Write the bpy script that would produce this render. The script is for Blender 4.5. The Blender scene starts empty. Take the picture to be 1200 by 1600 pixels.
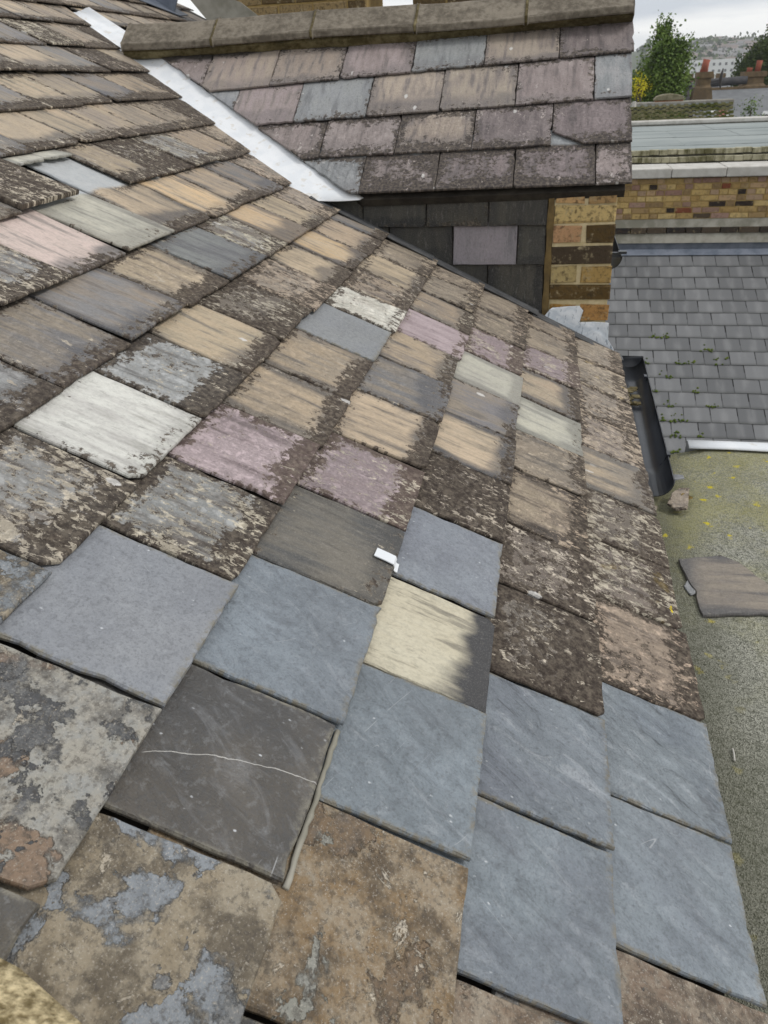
import bpy, math, random
from mathutils import Vector, Matrix, noise as mnoise
R = random.Random(7)
SC = bpy.context.scene
COL = SC.collection
rad = math.radians

# ------------------------------------------------------------------ camera
# measured frame of the place: X = down the near roof (right), Y = along its eaves (away), Z = up; the lens is at the origin
RX = Vector((0.98079053, 0.05613563, -0.18681201))
RY = Vector((0.1901453, -0.4888437, 0.85139686))
RZ = Vector((-0.04352817, -0.8705634, -0.49012719))
right = Vector((RX.x, RY.x, RZ.x)); down = Vector((RX.y, RY.y, RZ.y)); fwd = Vector((RX.z, RY.z, RZ.z))
cam = bpy.data.cameras.new('camera'); cam_o = bpy.data.objects.new('camera', cam); COL.objects.link(cam_o)
m = Matrix.Identity(4)
for i in range(3):
    m[i][0] = right[i]; m[i][1] = -down[i]; m[i][2] = -fwd[i]
cam_o.matrix_world = m
cam.sensor_fit = 'VERTICAL'; cam.sensor_height = 32.0; cam.lens = 24.0
cam.clip_start = 0.02; cam.clip_end = 6000
cam.dof.use_dof = True; cam.dof.focus_distance = 1.25; cam.dof.aperture_fstop = 13.0
SC.camera = cam_o
SC.render.resolution_x = 768; SC.render.resolution_y = 1024

# ------------------------------------------------------------------ light: bright overcast
SUN_DIR = Vector((0.66, -0.04, 0.72)).normalized()
world = bpy.data.worlds.new('World'); SC.world = world; world.use_nodes = True
wt = world.node_tree; wt.nodes.clear()
def wn(t, **k):
    n = wt.nodes.new(t)
    for a, b in k.items(): setattr(n, a, b)
    return n
wo = wn('ShaderNodeOutputWorld'); wb = wn('ShaderNodeBackground'); wb.inputs[1].default_value = 0.1
sky = wn('ShaderNodeTexSky', sky_type='NISHITA', sun_disc=False)
sky.sun_elevation = math.asin(SUN_DIR.z); sky.sun_rotation = math.atan2(SUN_DIR.x, SUN_DIR.y)
sky.air_density = 1.4; sky.dust_density = 3.0
tc = wn('ShaderNodeTexCoord'); mp = wn('ShaderNodeMapping'); mp.inputs['Scale'].default_value = (1.3, 1.3, 9.0)
mp.inputs['Location'].default_value = (0.3, 0.1, 0.62)
cl = wn('ShaderNodeTexNoise'); cl.inputs['Scale'].default_value = 2.3; cl.inputs['Detail'].default_value = 5; cl.inputs['Roughness'].default_value = 0.5
cr = wn('ShaderNodeValToRGB')
cr.color_ramp.elements[0].position = 0.38; cr.color_ramp.elements[0].color = (5.9, 6.35, 7.0, 1)
cr.color_ramp.elements[1].position = 0.58; cr.color_ramp.elements[1].color = (9.6, 9.65, 9.6, 1)
wm = wn('ShaderNodeMix', data_type='RGBA'); wm.inputs[0].default_value = 0.93
L = wt.links.new
L(tc.outputs['Generated'], mp.inputs['Vector']); L(mp.outputs[0], cl.inputs['Vector']); L(cl.outputs['Fac'], cr.inputs[0])
L(sky.outputs[0], wm.inputs[6]); L(cr.outputs[0], wm.inputs[7]); L(wm.outputs[2], wb.inputs[0]); L(wb.outputs[0], wo.inputs[0])
sun = bpy.data.lights.new('sun', 'SUN'); sun.energy = 1.4; sun.angle = rad(14); sun.color = (1.0, 0.975, 0.94)
sun_o = bpy.data.objects.new('sun', sun); COL.objects.link(sun_o)
sun_o.rotation_euler = SUN_DIR.to_track_quat('Z', 'Y').to_euler(); sun_o.location = SUN_DIR * 40
SC.cycles.max_bounces = 4; SC.cycles.diffuse_bounces = 2; SC.cycles.glossy_bounces = 2; SC.cycles.transmission_bounces = 2; SC.cycles.volume_bounces = 1
SC.view_settings.view_transform = 'Standard'; SC.view_settings.look = 'None'
SC.view_settings.exposure = 0.14; SC.view_settings.gamma = 1.0; SC.view_settings.use_curve_mapping = False

# ------------------------------------------------------------------ node helpers
class NT:
    def __init__(s, name):
        s.mat = bpy.data.materials.new(name); s.mat.use_nodes = True
        s.t = s.mat.node_tree; s.t.nodes.clear()
        s.out = s.t.nodes.new('ShaderNodeOutputMaterial'); s.b = s.t.nodes.new('ShaderNodeBsdfPrincipled')
        s.t.links.new(s.b.outputs[0], s.out.inputs[0])
    def put(s, sock, v):
        if isinstance(v, bpy.types.NodeSocket): s.t.links.new(v, sock)
        elif isinstance(v, (tuple, list)):
            n = len(sock.default_value); v = tuple(v)[:n]
            sock.default_value = v + (1.0,) * (n - len(v))
        else: sock.default_value = v
    def nd(s, typ, ins, **props):
        n = s.t.nodes.new(typ)
        for k, v in props.items(): setattr(n, k, v)
        for k, v in ins.items(): s.put(n.inputs[k], v)
        return n
    def m(s, op, a, b=0.0, c=0.0): return s.nd('ShaderNodeMath', {0: a, 1: b, 2: c}, operation=op).outputs[0]
    def add(s, a, b): return s.m('ADD', a, b)
    def mul(s, a, b): return s.m('MULTIPLY', a, b)
    def sub(s, a, b): return s.m('SUBTRACT', a, b)
    def ss(s, x, lo, hi, a=0.0, b=1.0):
        return s.nd('ShaderNodeMapRange', {0: x, 1: lo, 2: hi, 3: a, 4: b}, interpolation_type='SMOOTHSTEP').outputs[0]
    def mix(s, f, a, b): return s.nd('ShaderNodeMix', {0: f, 6: a, 7: b}, data_type='RGBA', clamp_factor=True).outputs[2]
    def fmix(s, f, a, b): return s.nd('ShaderNodeMix', {0: f, 2: a, 3: b}, data_type='FLOAT', clamp_factor=True).outputs[0]
    def noise(s, v, sc, det=4.0, ro=0.55, dist=0.0):
        return s.nd('ShaderNodeTexNoise', {'Vector': v, 'Scale': sc, 'Detail': det, 'Roughness': ro, 'Distortion': dist}).outputs['Fac']
    def vor(s, v, sc, rand=1.0, feature='F1'):
        return s.nd('ShaderNodeTexVoronoi', {'Vector': v, 'Scale': sc, 'Randomness': rand}, feature=feature)
    def oa(s, name): return s.nd('ShaderNodeAttribute', {}, attribute_type='OBJECT', attribute_name=name)
    def oc(s, name): return s.oa(name).outputs['Color']
    def of(s, name): return s.oa(name).outputs['Fac']
    def uv(s, name): return s.nd('ShaderNodeUVMap', {}, uv_map=name).outputs[0]
    def geo(s): return s.nd('ShaderNodeNewGeometry', {}).outputs['Position']
    def vm(s, v, sc, off=None):
        o = s.nd('ShaderNodeVectorMath', {0: v, 1: sc}, operation='MULTIPLY').outputs[0]
        if off is not None: o = s.nd('ShaderNodeVectorMath', {0: o, 1: off}, operation='ADD').outputs[0]
        return o
    def vadd(s, a, b): return s.nd('ShaderNodeVectorMath', {0: a, 1: b}, operation='ADD').outputs[0]
    def xyz(s, v): return s.nd('ShaderNodeSeparateXYZ', {0: v}).outputs
    def comb(s, x, y, z=0.0): return s.nd('ShaderNodeCombineXYZ', {0: x, 1: y, 2: z}).outputs[0]
    def rgb(s, c): return s.nd('ShaderNodeRGB', {}).outputs[0] if c is None else c
    def done(s, col, rough=0.8, height=None, bs=0.5, bd=0.004, metal=0.0, spec=0.4):
        s.put(s.b.inputs['Base Color'], col); s.put(s.b.inputs['Roughness'], rough); s.put(s.b.inputs['Metallic'], metal)
        s.put(s.b.inputs['Specular IOR Level'], spec)
        if height is not None:
            bp = s.nd('ShaderNodeBump', {'Strength': bs, 'Distance': bd, 'Height': height})
            s.t.links.new(bp.outputs[0], s.b.inputs['Normal'])
        return s.mat
def lin(r, g, b):
    f = lambda c: (c / 12.92 if c <= 0.04045 else ((c + 0.055) / 1.055) ** 2.4)
    return (f(r / 255), f(g / 255), f(b / 255))

# ------------------------------------------------------------------ materials
def mat_old_slate():
    g = NT('weathered_slate'); seed = g.of('seed')
    uv = g.uv('UVMap'); nr = g.uv('Nrm'); X = g.xyz(nr); un, vn = X[0], X[1]
    off = g.comb(g.mul(seed, 13.7), g.mul(seed, 7.3), seed)
    P = g.vadd(uv, off); W = g.geo(); wide = g.noise(W, 2.6, 4.0, .6)
    streak = g.noise(g.vm(P, (1.0, 0.13, 1.0)), 38.0, 4.0, .6)
    broad = g.noise(P, 7.0, 3.0, .5)
    fine = g.noise(g.vm(P, (1.0, .6, 1.0)), 170.0, 4.0, .7)
    mid = g.noise(P, 48.0, 6.0, .72)
    base = g.mix(g.ss(g.add(g.mul(streak, .6), g.mul(broad, .4)), .40, .60), g.oc('colA'), g.oc('colB'))
    base = g.mix(g.mul(g.ss(streak, .56, .66), .5), base, g.oc('colH'))
    # bare blob in the middle of each slate, ringed by darker slate
    side = g.m('ABSOLUTE', g.sub(g.mul(un, 2.0), 1.0))
    tailf = g.ss(g.add(vn, g.add(g.mul(g.sub(streak, .5), .34), g.mul(g.sub(broad, .5), .75))), g.sub(g.of('hoff'), .09), g.add(g.of('hoff'), .11))
    sidef = g.ss(g.add(side, g.add(g.mul(g.sub(streak, .5), .25), g.mul(g.sub(broad, .5), .7))), g.sub(g.of('sidw'), .12), g.add(g.of('sidw'), .12), 1.0, 0.0)
    blob = g.mul(tailf, sidef)
    col = g.mix(g.fmix(g.of('halo'), 1.0, blob), g.oc('colH'), base)
    col = g.mix(g.mul(g.ss(fine, .42, .66), .34), col, g.mix(.5, col, (.02, .018, .016)))
    gr3 = g.noise(g.vm(P, (1.0, .30, 1.0)), 75.0, 6.0, .74)
    col = g.mix(g.mul(g.ss(gr3, .54, .68), .42), col, g.mix(.72, col, (.04, .036, .032))); col = g.mix(g.mul(g.ss(gr3, .32, .44, 1.0, 0.0), .30), col, g.mix(.35, col, (.62, .58, .52)))
    col = g.mix(g.mul(g.ss(g.add(g.mul(streak, .5), g.mul(wide, .5)), .50, .68), .40), col, g.mix(.6, col, (.05, .045, .042)))
    col = g.mix(g.mul(g.ss(g.noise(P, 420.0, 2.0), .5, .75), .15), col, (.5, .47, .42))
    # brown crust: thick at tail and joints
    tp = g.ss(vn, .05, .40, 1.0, 0.0); hp = g.ss(vn, .82, 1.0, 0.0, .5); sp = g.ss(side, .72, 1.0)
    edge = g.m('MAXIMUM', g.m('MAXIMUM', g.mul(tp, g.of('tlich')), g.mul(sp, .55)), hp)
    fld = g.add(g.add(g.add(g.mul(mid, .60), g.mul(broad, .24)), g.mul(fine, .16)), g.mul(g.sub(wide, .5), .22))
    thr = g.sub(g.sub(.70, g.mul(g.of('lich'), .26)), g.mul(edge, .235))
    lm = g.ss(g.sub(fld, thr), .0, .045)
    crust = g.mix(g.ss(g.noise(P, 85.0, 5.0, .7), .38, .66), g.oc('colC'), g.mix(.42, g.oc('colC'), (.30, .25, .19)))
    col = g.mix(g.mul(lm, .93), col, crust)
    # cream lichen: map-like flakes drawn out down the slope, and pale rims round the crust
    n3 = g.add(g.mul(g.noise(g.vm(P, (1.0, .55, 1.0)), 88.0, 6.0, .74, .6), .68), g.mul(g.noise(g.vm(P, (1.0, .45, 1.0)), 30.0, 3.0, .6), .32))
    where = g.m('MAXIMUM', g.ss(g.of('lich'), .18, .60), g.mul(g.m('MAXIMUM', edge, lm), .9))
    cth = g.sub(.630, g.mul(g.mul(g.of('cream'), .10), where))
    cth = g.sub(cth, g.mul(g.sub(g.noise(P, 9.0, 3.0), .5), .16))
    fl = g.mul(g.ss(g.sub(n3, cth), .0, .022), g.ss(where, .05, .3))
    rim = g.mul(g.mul(g.ss(g.m('ABSOLUTE', g.sub(g.sub(fld, thr), .010)), .003, .014, 1.0, 0.0), g.ss(fine, .46, .56)), g.mul(g.of('cream'), .9))
    cm = g.m('MAXIMUM', g.mul(fl, g.ss(fine, .30, .44)), rim)
    creamc = g.mix(g.ss(mid, .40, .62), g.oc('colL'), g.mix(.30, g.oc('colL'), (.14, .12, .10)))
    col = g.mix(g.mul(cm, .9), col, creamc)
    # bird-white and scar flecks
    v = g.vor(g.vm(P, (1.0, .55, 1.0)), 21.0)
    sel = g.ss(g.xyz(v.outputs['Color'])[0], g.sub(1.0, g.mul(g.of('spot'), .3)), g.sub(1.01, g.mul(g.of('spot'), .3)))
    sp2 = g.mul(g.ss(g.add(v.outputs['Distance'], g.mul(g.sub(mid, .5), .35)), .13, .17, 1.0, 0.0), sel)
    col = g.mix(g.mul(sp2, .8), col, (.62, .60, .57))
    # never-weathered head that lay under the course above
    head = g.ss(g.add(vn, g.mul(g.sub(broad, .5), .25)), 1.03, 1.12)
    col = g.mix(g.mul(head, .9), col, g.mix(g.of('head'), (.035, .03, .025), (.45, .47, .48)))
    yl = g.mul(g.ss(g.noise(P, 16.0, 4.0), .60, .66), g.of('yel'))
    col = g.mix(g.mul(yl, g.ss(fine, .3, .5)), col, (.55, .38, .02))
    h = g.add(g.mul(g.mul(g.ss(mid, .40, .64), .7), g.m('MAXIMUM', g.m('MAXIMUM', g.ss(g.of('lich'), .05, .5), .22), g.mul(edge, .9))), g.add(g.mul(fine, .45), g.mul(streak, .35)))
    return g.done(col, g.fmix(lm, .58, .92), h, .95, .0042, spec=.4)
def mat_blue_slate():
    g = NT('new_slate'); seed = g.of('seed'); uv = g.uv('UVMap'); nr = g.uv('Nrm'); X = g.xyz(nr)
    P = g.vadd(uv, g.comb(g.mul(seed, 13.7), g.mul(seed, 7.3), seed))
    ang = g.nd('ShaderNodeVectorRotate', {'Vector': P, 'Angle': .5}, rotation_type='Z_AXIS').outputs[0]
    cleft = g.noise(g.vm(ang, (1.0, .36, 1.0)), 27.0, 8.0, .70, 1.3)
    broad = g.noise(P, 8.0, 4.0, .5); fine = g.noise(P, 260.0, 3.0, .7)
    col = g.mix(g.ss(broad, .35, .65), g.oc('colA'), g.oc('colB'))
    ct = g.of('cleft')
    col = g.mix(g.mul(g.ss(cleft, .52, .66), g.mul(ct, .50)), col, g.mix(.55, col, (.58, .60, .63)))
    col = g.mix(g.mul(g.ss(cleft, .34, .46, 1.0, 0.0), g.mul(ct, .62)), col, g.mix(.7, col, (.05, .055, .065)))
    col = g.mix(g.mul(g.ss(g.noise(P, 3.6, 3.0), .40, .62), .30), col, g.mix(.5, col, (.10, .10, .105)))
    gr2 = g.noise(P, 95.0, 5.0, .75)
    col = g.mix(g.mul(g.ss(gr2, .50, .66), .34), col, (.085, .09, .098)); col = g.mix(g.mul(g.ss(gr2, .36, .46, 1.0, 0.0), .45), col, g.mix(.35, col, (.42, .44, .46)))
    col = g.mix(g.mul(g.ss(fine, .48, .68), .34), col, (.07, .075, .08))
    v = g.vor(g.vm(P, (1.0, .7, 1.0)), 120.0); sel = g.ss(g.xyz(v.outputs['Color'])[0], .86, .87)
    pat = g.ss(g.noise(P, 14.0), .48, .6)
    col = g.mix(g.mul(g.mul(g.ss(g.add(v.outputs['Distance'], g.mul(g.sub(fine, .5), .5)), .08, .22, 1.0, 0.0), sel), g.mul(pat, .7)), col, (.66, .68, .70))
    # hair scratches
    r1 = g.nd('ShaderNodeVectorRotate', {'Vector': P, 'Angle': g.mul(seed, 2.1)}, rotation_type='Z_AXIS').outputs[0]
    sc = g.ss(g.m('ABSOLUTE', g.sub(g.noise(g.vm(r1, (1.0, .12, 1.0)), 16.0, 1.0, .3, .4), .5)), .0005, .002, 1.0, 0.0)
    col = g.mix(g.mul(g.mul(sc, g.ss(g.noise(P, 13.0), .58, .64)), .45), col, (.6, .61, .62))
    Q = g.xyz(uv); vl = g.sub(g.add(.125, g.mul(g.sub(g.noise(uv, 45.0, 3.0), .5), .008)), g.mul(g.mul(Q[1], Q[1]), 1.35))
    vein = g.mul(g.ss(g.m('ABSOLUTE', g.sub(Q[0], vl)), .0003, .0009, 1.0, 0.0), g.ss(Q[1], .188, .195, 1.0, 0.0))
    col = g.mix(g.mul(vein, g.mul(g.of('vein'), .7)), col, (.62, .60, .56))
    side = g.m('ABSOLUTE', g.sub(g.mul(X[0], 2.0), 1.0))
    ed = g.m('MAXIMUM', g.ss(g.add(X[1], g.mul(g.sub(gr2, .5), .10)), .0, .065, 1.0, 0.0), g.ss(g.add(side, g.mul(g.sub(gr2, .5), .08)), .94, .99))
    mid = g.noise(P, 70.0, 5.0, .7)
    col = g.mix(g.mul(ed, g.ss(mid, .42, .58)), col, (.20, .185, .15))
    h = g.add(g.mul(cleft, g.add(.25, g.mul(ct, 1.5))), g.add(g.mul(fine, .15), g.mul(gr2, .30)))
    return g.done(col, .44, h, 1.0, .007, spec=.5)
def mat_split_slate():
    g = NT('split_slate'); seed = g.of('seed'); uv = g.uv('UVMap')
    P = g.vadd(uv, g.comb(g.mul(seed, 13.7), g.mul(seed, 7.3), seed))
    n1 = g.noise(P, 8.0, 8.0, .60, .25); n2 = g.noise(g.vadd(P, (5.2, 1.3, 0)), 10.0, 8.0, .60, .2); n3 = g.noise(P, 24.0, 7.0, .74)
    fine = g.noise(P, 120.0, 5.0, .78); vf = g.noise(P, 380.0, 3.0, .7); blot = g.noise(g.vadd(P, (2.1, 7.7, 0)), 14.0, 6.0, .68)
    A = g.oc('colA')
    a = g.mix(g.ss(n3, .36, .62), A, g.mix(.55, A, (.36, .32, .25)))
    a = g.mix(g.mul(g.ss(blot, .47, .62), .85), a, g.mix(.75, A, (.045, .036, .028)))
    a = g.mix(g.mul(g.ss(blot, .30, .44, 1.0, 0.0), .6), a, (.30, .29, .25))
    soft = g.add(.006, g.mul(g.ss(n3, .42, .60), .07))
    m1 = g.ss(g.sub(n1, g.of('pn')), 0.0, soft); m2 = g.ss(g.sub(g.sub(n2, .56), g.of('pt')), 0.0, soft)
    B = g.oc('colB'); b = g.mix(g.ss(n3, .40, .62), B, g.mix(.4, B, (.09, .10, .11)))
    col = g.mix(m1, a, b); C2 = g.oc('colC'); col = g.mix(m2, col, g.mix(g.ss(n3, .40, .60), C2, g.mix(.35, C2, (.34, .34, .33))))
    rimm = g.m('MAXIMUM', g.ss(g.m('ABSOLUTE', g.sub(g.sub(n1, g.of('pn')), -.003)), .001, .007, 1.0, 0.0), g.mul(g.ss(g.m('ABSOLUTE', g.sub(g.sub(n2, g.of('pt')), .557)), .001, .007, 1.0, 0.0), .8))
    col = g.mix(g.mul(g.mul(rimm, g.ss(fine, .46, .62)), .7), col, (.40, .36, .29))
    spn = g.mul(g.ss(g.noise(P, 26.0, 6.0, .74, .5), .60, .64), g.of('cream'))
    col = g.mix(g.mul(g.mul(spn, g.ss(fine, .38, .50)), .9), col, (.52, .46, .37))
    col = g.mix(g.mul(g.ss(fine, .48, .62), .55), col, (.06, .052, .044))
    col = g.mix(g.mul(g.ss(fine, .30, .42, 1.0, 0.0), .35), col, (.40, .37, .31))
    col = g.mix(g.mul(g.ss(vf, .56, .70), .55), col, (.48, .44, .38))
    h = g.add(g.add(g.mul(m1, -.7), g.mul(m2, -.6)), g.add(g.mul(fine, .5), g.add(g.mul(spn, .5), g.mul(n3, .6))))
    return g.done(col, .78, h, .9, .0045, spec=.35)
def mat_obj_plain(name, rough=.8, sc=60, amt=.35, bump=.4, dark=(.05, .045, .04), light=(.5, .48, .44), spec=.35, metal=0.0, bd=.003):
    """one colour from the object, mottled; for bricks, leads, boards"""
    g = NT(name); P = g.vadd(g.geo(), g.comb(g.mul(g.of('seed'), 3.1), 0, 0))
    n = g.noise(P, sc, 7, .72); n2 = g.noise(P, sc * .55, 6, .7)
    c = g.oc('colA')
    c = g.mix(g.mul(g.ss(n, .47, .64), amt), c, dark); c = g.mix(g.mul(g.ss(n2, .54, .68), amt), c, light)
    return g.done(c, rough, n, bump, bd, metal=metal, spec=spec)
def simple(name, a, b, sc=30, rough=.8, bump=.3, bd=.003, metal=0., spec=.35, stretch=(1, 1, 1), det=5):
    g = NT(name); P = g.vm(g.geo(), stretch); n = g.noise(P, sc, det, .65); n2 = g.noise(P, sc * .17, 3)
    c = g.mix(g.ss(g.add(g.mul(n, .55), g.mul(n2, .45)), .38, .62), a, b)
    return g.done(c, rough, n, bump, bd, metal=metal, spec=spec)
def mat_lead():
    g = NT('silver_lead'); P = g.geo(); n = g.noise(P, 14, 4, .6); f = g.noise(g.vm(P, (1, 1, 3)), 90, 4, .7)
    c = g.mix(g.ss(n, .38, .62), (.68, .70, .72), (.75, .76, .77))
    c = g.mix(g.mul(g.ss(f, .60, .76), .14), c, (.34, .35, .37))
    c = g.mix(g.mul(g.ss(g.noise(g.vm(P, (3, 3, .5)), 9, 2), .60, .68), .35), c, (.50, .42, .30))
    return g.done(c, .48, n, .2, .003, metal=.0, spec=.6)
def mat_patch():
    g = NT('patched_lead'); P = g.geo(); f = g.noise(g.vm(P, (1.6, 1, .5)), 60, 5, .7); n = g.noise(P, 22, 4, .6, .6)
    c = g.mix(g.ss(n, .40, .60), (.62, .67, .72), (.80, .83, .86))
    c = g.mix(g.mul(g.ss(f, .56, .66), .75), c, (.16, .20, .25))
    return g.done(c, .5, g.add(n, g.mul(f, .3)), .4, .004, spec=.5)
def mat_felt():
    g = NT('mineral_felt'); P = g.geo(); X = g.xyz(P)
    gr = g.vor(P, 460.0); r = g.xyz(gr.outputs['Color'])[0]; n = g.noise(P, 6.0, 4, .6); n2 = g.noise(P, 2.4, 3); f = g.noise(P, 150.0, 4, .75)
    c = g.mix(r, (.085, .088, .072), (.50, .49, .42)); c = g.mix(g.mul(g.ss(f, .47, .62), .6), c, (.56, .55, .47))
    c = g.mix(g.mul(g.ss(n2, .45, .62), .35), c, (.16, .165, .12))
    c = g.mix(g.mul(g.ss(g.noise(P, 55.0, 4, .7), .50, .66), .5), c, (.11, .115, .085))
    # moss film: more where water lies at the far end, beside the eaves
    mf = g.ss(g.add(X[1], g.mul(g.sub(n, .5), 1.6)), 1.25, 2.15)
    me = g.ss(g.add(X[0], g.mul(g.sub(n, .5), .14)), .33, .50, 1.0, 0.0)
    c = g.mix(g.mul(g.mul(mf, .62), g.ss(g.add(g.mul(f, .6), g.mul(n, .4)), .38, .62)), c, (.36, .335, .12))
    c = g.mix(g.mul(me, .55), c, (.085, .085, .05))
    v = g.vor(g.vm(P, (1.0, .8, 1.0)), 21.0); sel = g.ss(g.xyz(v.outputs['Color'])[1], .38, .4)
    k = g.mul(g.ss(g.add(v.outputs['Distance'], g.mul(g.sub(g.noise(P, 70.0, 3), .5), .7)), .06, .24, 1.0, 0.0), g.mul(sel, g.ss(X[1], 1.0, 1.9, .12, 1.0)))
    c = g.mix(g.mul(k, .95), c, (.66, .54, .03))
    return g.done(c, .95, g.add(g.mul(gr.outputs['Distance'], 1.2), f), .9, .003, spec=.2)
def mat_grey_roof():
    g = NT('machine_slate'); uv = g.uv('UVMap'); X = g.xyz(uv); sd = g.of('seed')
    P = g.vadd(uv, g.comb(g.mul(sd, 9.1), g.mul(sd, 4.3), 0)); n = g.noise(g.vm(P, (1, .3, 1)), 11, 3, .5); f = g.noise(P, 120, 4, .7)
    c = g.mix(g.ss(g.m('FRACT', g.mul(sd, 7.7)), .0, 1.0), (.115, .117, .12), (.165, .167, .17))
    c = g.mix(g.mul(g.mul(g.ss(g.m('ABSOLUTE', g.sub(X[0], .145)), .015, .07, 1.0, 0.0), g.ss(n, .30, .70)), .42), c, (.26, .26, .26))
    c = g.mix(g.mul(g.ss(f, .5, .7), .3), c, (.05, .05, .052))
    c = g.mix(g.mul(g.ss(X[1], .0, .05, 1.0, 0.0), .5), c, (.05, .052, .045))
    return g.done(c, .7, f, .25, .002, spec=.35)
def mat_leaf(name, a, b, c2):
    g = NT(name); P = g.geo(); oi = g.nd('ShaderNodeNewGeometry', {}).outputs['Random Per Island']
    c = g.mix(oi, a, b); c = g.mix(g.mul(g.ss(g.noise(P, .9, 3), .50, .66), .75), c, c2)
    g.put(g.b.inputs['Subsurface Weight'], 0.0)
    return g.done(c, .75, spec=.2)
OLD = mat_old_slate(); BLUE = mat_blue_slate(); SPLIT = mat_split_slate()
BRICK = mat_obj_plain('stock_brick', .92, 60, .72, 1.0, dark=(.05, .036, .02), light=(.40, .33, .20), bd=.006)
BRICK_FAR = mat_obj_plain('far_stock_brick', .92, 26, .45, .6, dark=(.08, .05, .03), light=(.45, .36, .2), bd=.004)
LEAD = mat_lead(); PATCH = mat_patch(); FELT = mat_felt(); GREY = mat_grey_roof()
MORTAR = simple('lime_mortar', lin(214, 198, 160), lin(194, 176, 134), 45, .95, .8)
MORTAR_FAR = simple('old_mortar', lin(176, 150, 96), lin(150, 126, 80), 12, .95, .6)
DECK = simple('dirty_battens', (.022, .018, .014), (.05, .042, .032), 25, .95, .5)
DARKLEAD = simple('dull_flashing', (.055, .056, .058), (.105, .105, .105), 30, .7, .5)
RIDGE = simple('ridge_tile_clay', (.105, .088, .066), (.22, .19, .148), 42, .93, .9, .006)
BED = simple('mossy_mortar_bed', (.075, .058, .022), (.20, .165, .085), 40, .95, 1.0, .008)
PLASTIC = simple('black_plastic', (.017, .019, .024), (.030, .034, .042), 14, .32, .1, spec=.5)
RENDER = simple('brown_render', lin(120, 100, 62), lin(96, 80, 52), 40, .92, .6)
COPE = simple('sandy_coping', (.15, .11, .045), (.80, .66, .40), 120, .95, 1.0, .006)
STONE = simple('grey_coping', (.19, .175, .15), (.30, .285, .25), 8, .9, .5)
STONETOP = simple('pale_stone', (.42, .40, .36), (.56, .54, .50), 9, .9, .4)
CEMENT = simple('cement_fillet', (.20, .19, .15), (.36, .34, .29), 7, .95, .6)
BLUELEAD = simple('blue_lead', (.10, .12, .155), (.19, .21, .25), 6, .6, .3)
GREYFELT = simple('grey_sheet', (.20, .225, .22), (.29, .315, .305), 2.2, .85, .2, stretch=(.4, 1, 1))
GROUND = simple('ground_far', (.055, .06, .035), (.10, .10, .07), .02, .95, .0)
WALLP = simple('rendered_wall', (.42, .40, .36), (.52, .50, .46), 2, .9, .2)
MOSS = simple('moss_green', (.045, .075, .008), (.11, .14, .02), 60, .95, .8)

# ------------------------------------------------------------------ object helpers
def setp(o, label=None, cat=None, group=None, kind=None, **kw):
    if label: o['label'] = label
    if cat: o['category'] = cat
    if group: o['group'] = group
    if kind: o['kind'] = kind
    for k, v in kw.items(): o[k] = v
    return o
def link(o, parent=None):
    COL.objects.link(o)
    if parent is not None:
        o.parent = parent
        if parent.parent is None: o.location = -Vector(parent.location)
    return o
def empty(name, loc, label, cat, group=None):
    o = bpy.data.objects.new(name, None); COL.objects.link(o); o.location = loc; o.empty_display_size = .2
    return setp(o, label, cat, group)
def mesh(name, V, F, mat, parent=None, smooth=False):
    me = bpy.data.meshes.new(name); me.from_pydata([tuple(v) for v in V], [], F); me.materials.append(mat)
    if smooth: me.polygons.foreach_set('use_smooth', [True] * len(me.polygons))
    me.update()
    return link(bpy.data.objects.new(name, me), parent)
class MB:
    def __init__(s): s.V = []; s.F = []
    def box(s, x0, x1, y0, y1, z0, z1):
        b = len(s.V)
        s.V += [(x, y, z) for z in (z0, z1) for y in (y0, y1) for x in (x0, x1)]
        s.F += [tuple(b + i for i in f) for f in ((0, 2, 3, 1), (4, 5, 7, 6), (0, 1, 5, 4), (2, 6, 7, 3), (0, 4, 6, 2), (1, 3, 7, 5))]
        return s
    def poly(s, pts, faces=None):
        b = len(s.V); s.V += [tuple(p) for p in pts]
        s.F += [tuple(b + i for i in f) for f in (faces or [tuple(range(len(pts)))])]
        return s
    def prism(s, pts, ext):
        """closed extrusion of a polygon (list of 3-vectors) along ext"""
        n = len(pts); b = len(s.V); e = Vector(ext)
        s.V += [tuple(p) for p in pts] + [tuple(Vector(p) + e) for p in pts]
        s.F += [tuple(b + i for i in range(n))[::-1], tuple(b + n + i for i in range(n))]
        s.F += [(b + i, b + (i + 1) % n, b + n + (i + 1) % n, b + n + i) for i in range(n)]
        return s
    def tube(s, pts, r, k=8):
        b = len(s.V); n = len(pts)
        for i, p in enumerate(pts):
            p = Vector(p); d = (Vector(pts[min(i + 1, n - 1)]) - Vector(pts[max(i - 1, 0)])).normalized()
            a = d.cross(Vector((0, 0, 1)) if abs(d.z) < .9 else Vector((1, 0, 0))).normalized(); c = d.cross(a)
            rr = r[i] if isinstance(r, (list, tuple)) else r
            s.V += [tuple(p + (a * math.cos(j * 2 * math.pi / k) + c * math.sin(j * 2 * math.pi / k)) * rr) for j in range(k)]
        for i in range(n - 1):
            s.F += [(b + i * k + j, b + i * k + (j + 1) % k, b + (i + 1) * k + (j + 1) % k, b + (i + 1) * k + j) for j in range(k)]
        s.F += [tuple(b + j for j in range(k))[::-1], tuple(b + (n - 1) * k + j for j in range(k))]
        return s
    def build(s, name, mat, parent=None, smooth=False): return mesh(name, s.V, s.F, mat, parent, smooth)
def bevel(o, w=.004, seg=2):
    md = o.modifiers.new('b', 'BEVEL'); md.width = w; md.segments = seg; md.limit_method = 'ANGLE'; return o
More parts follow.
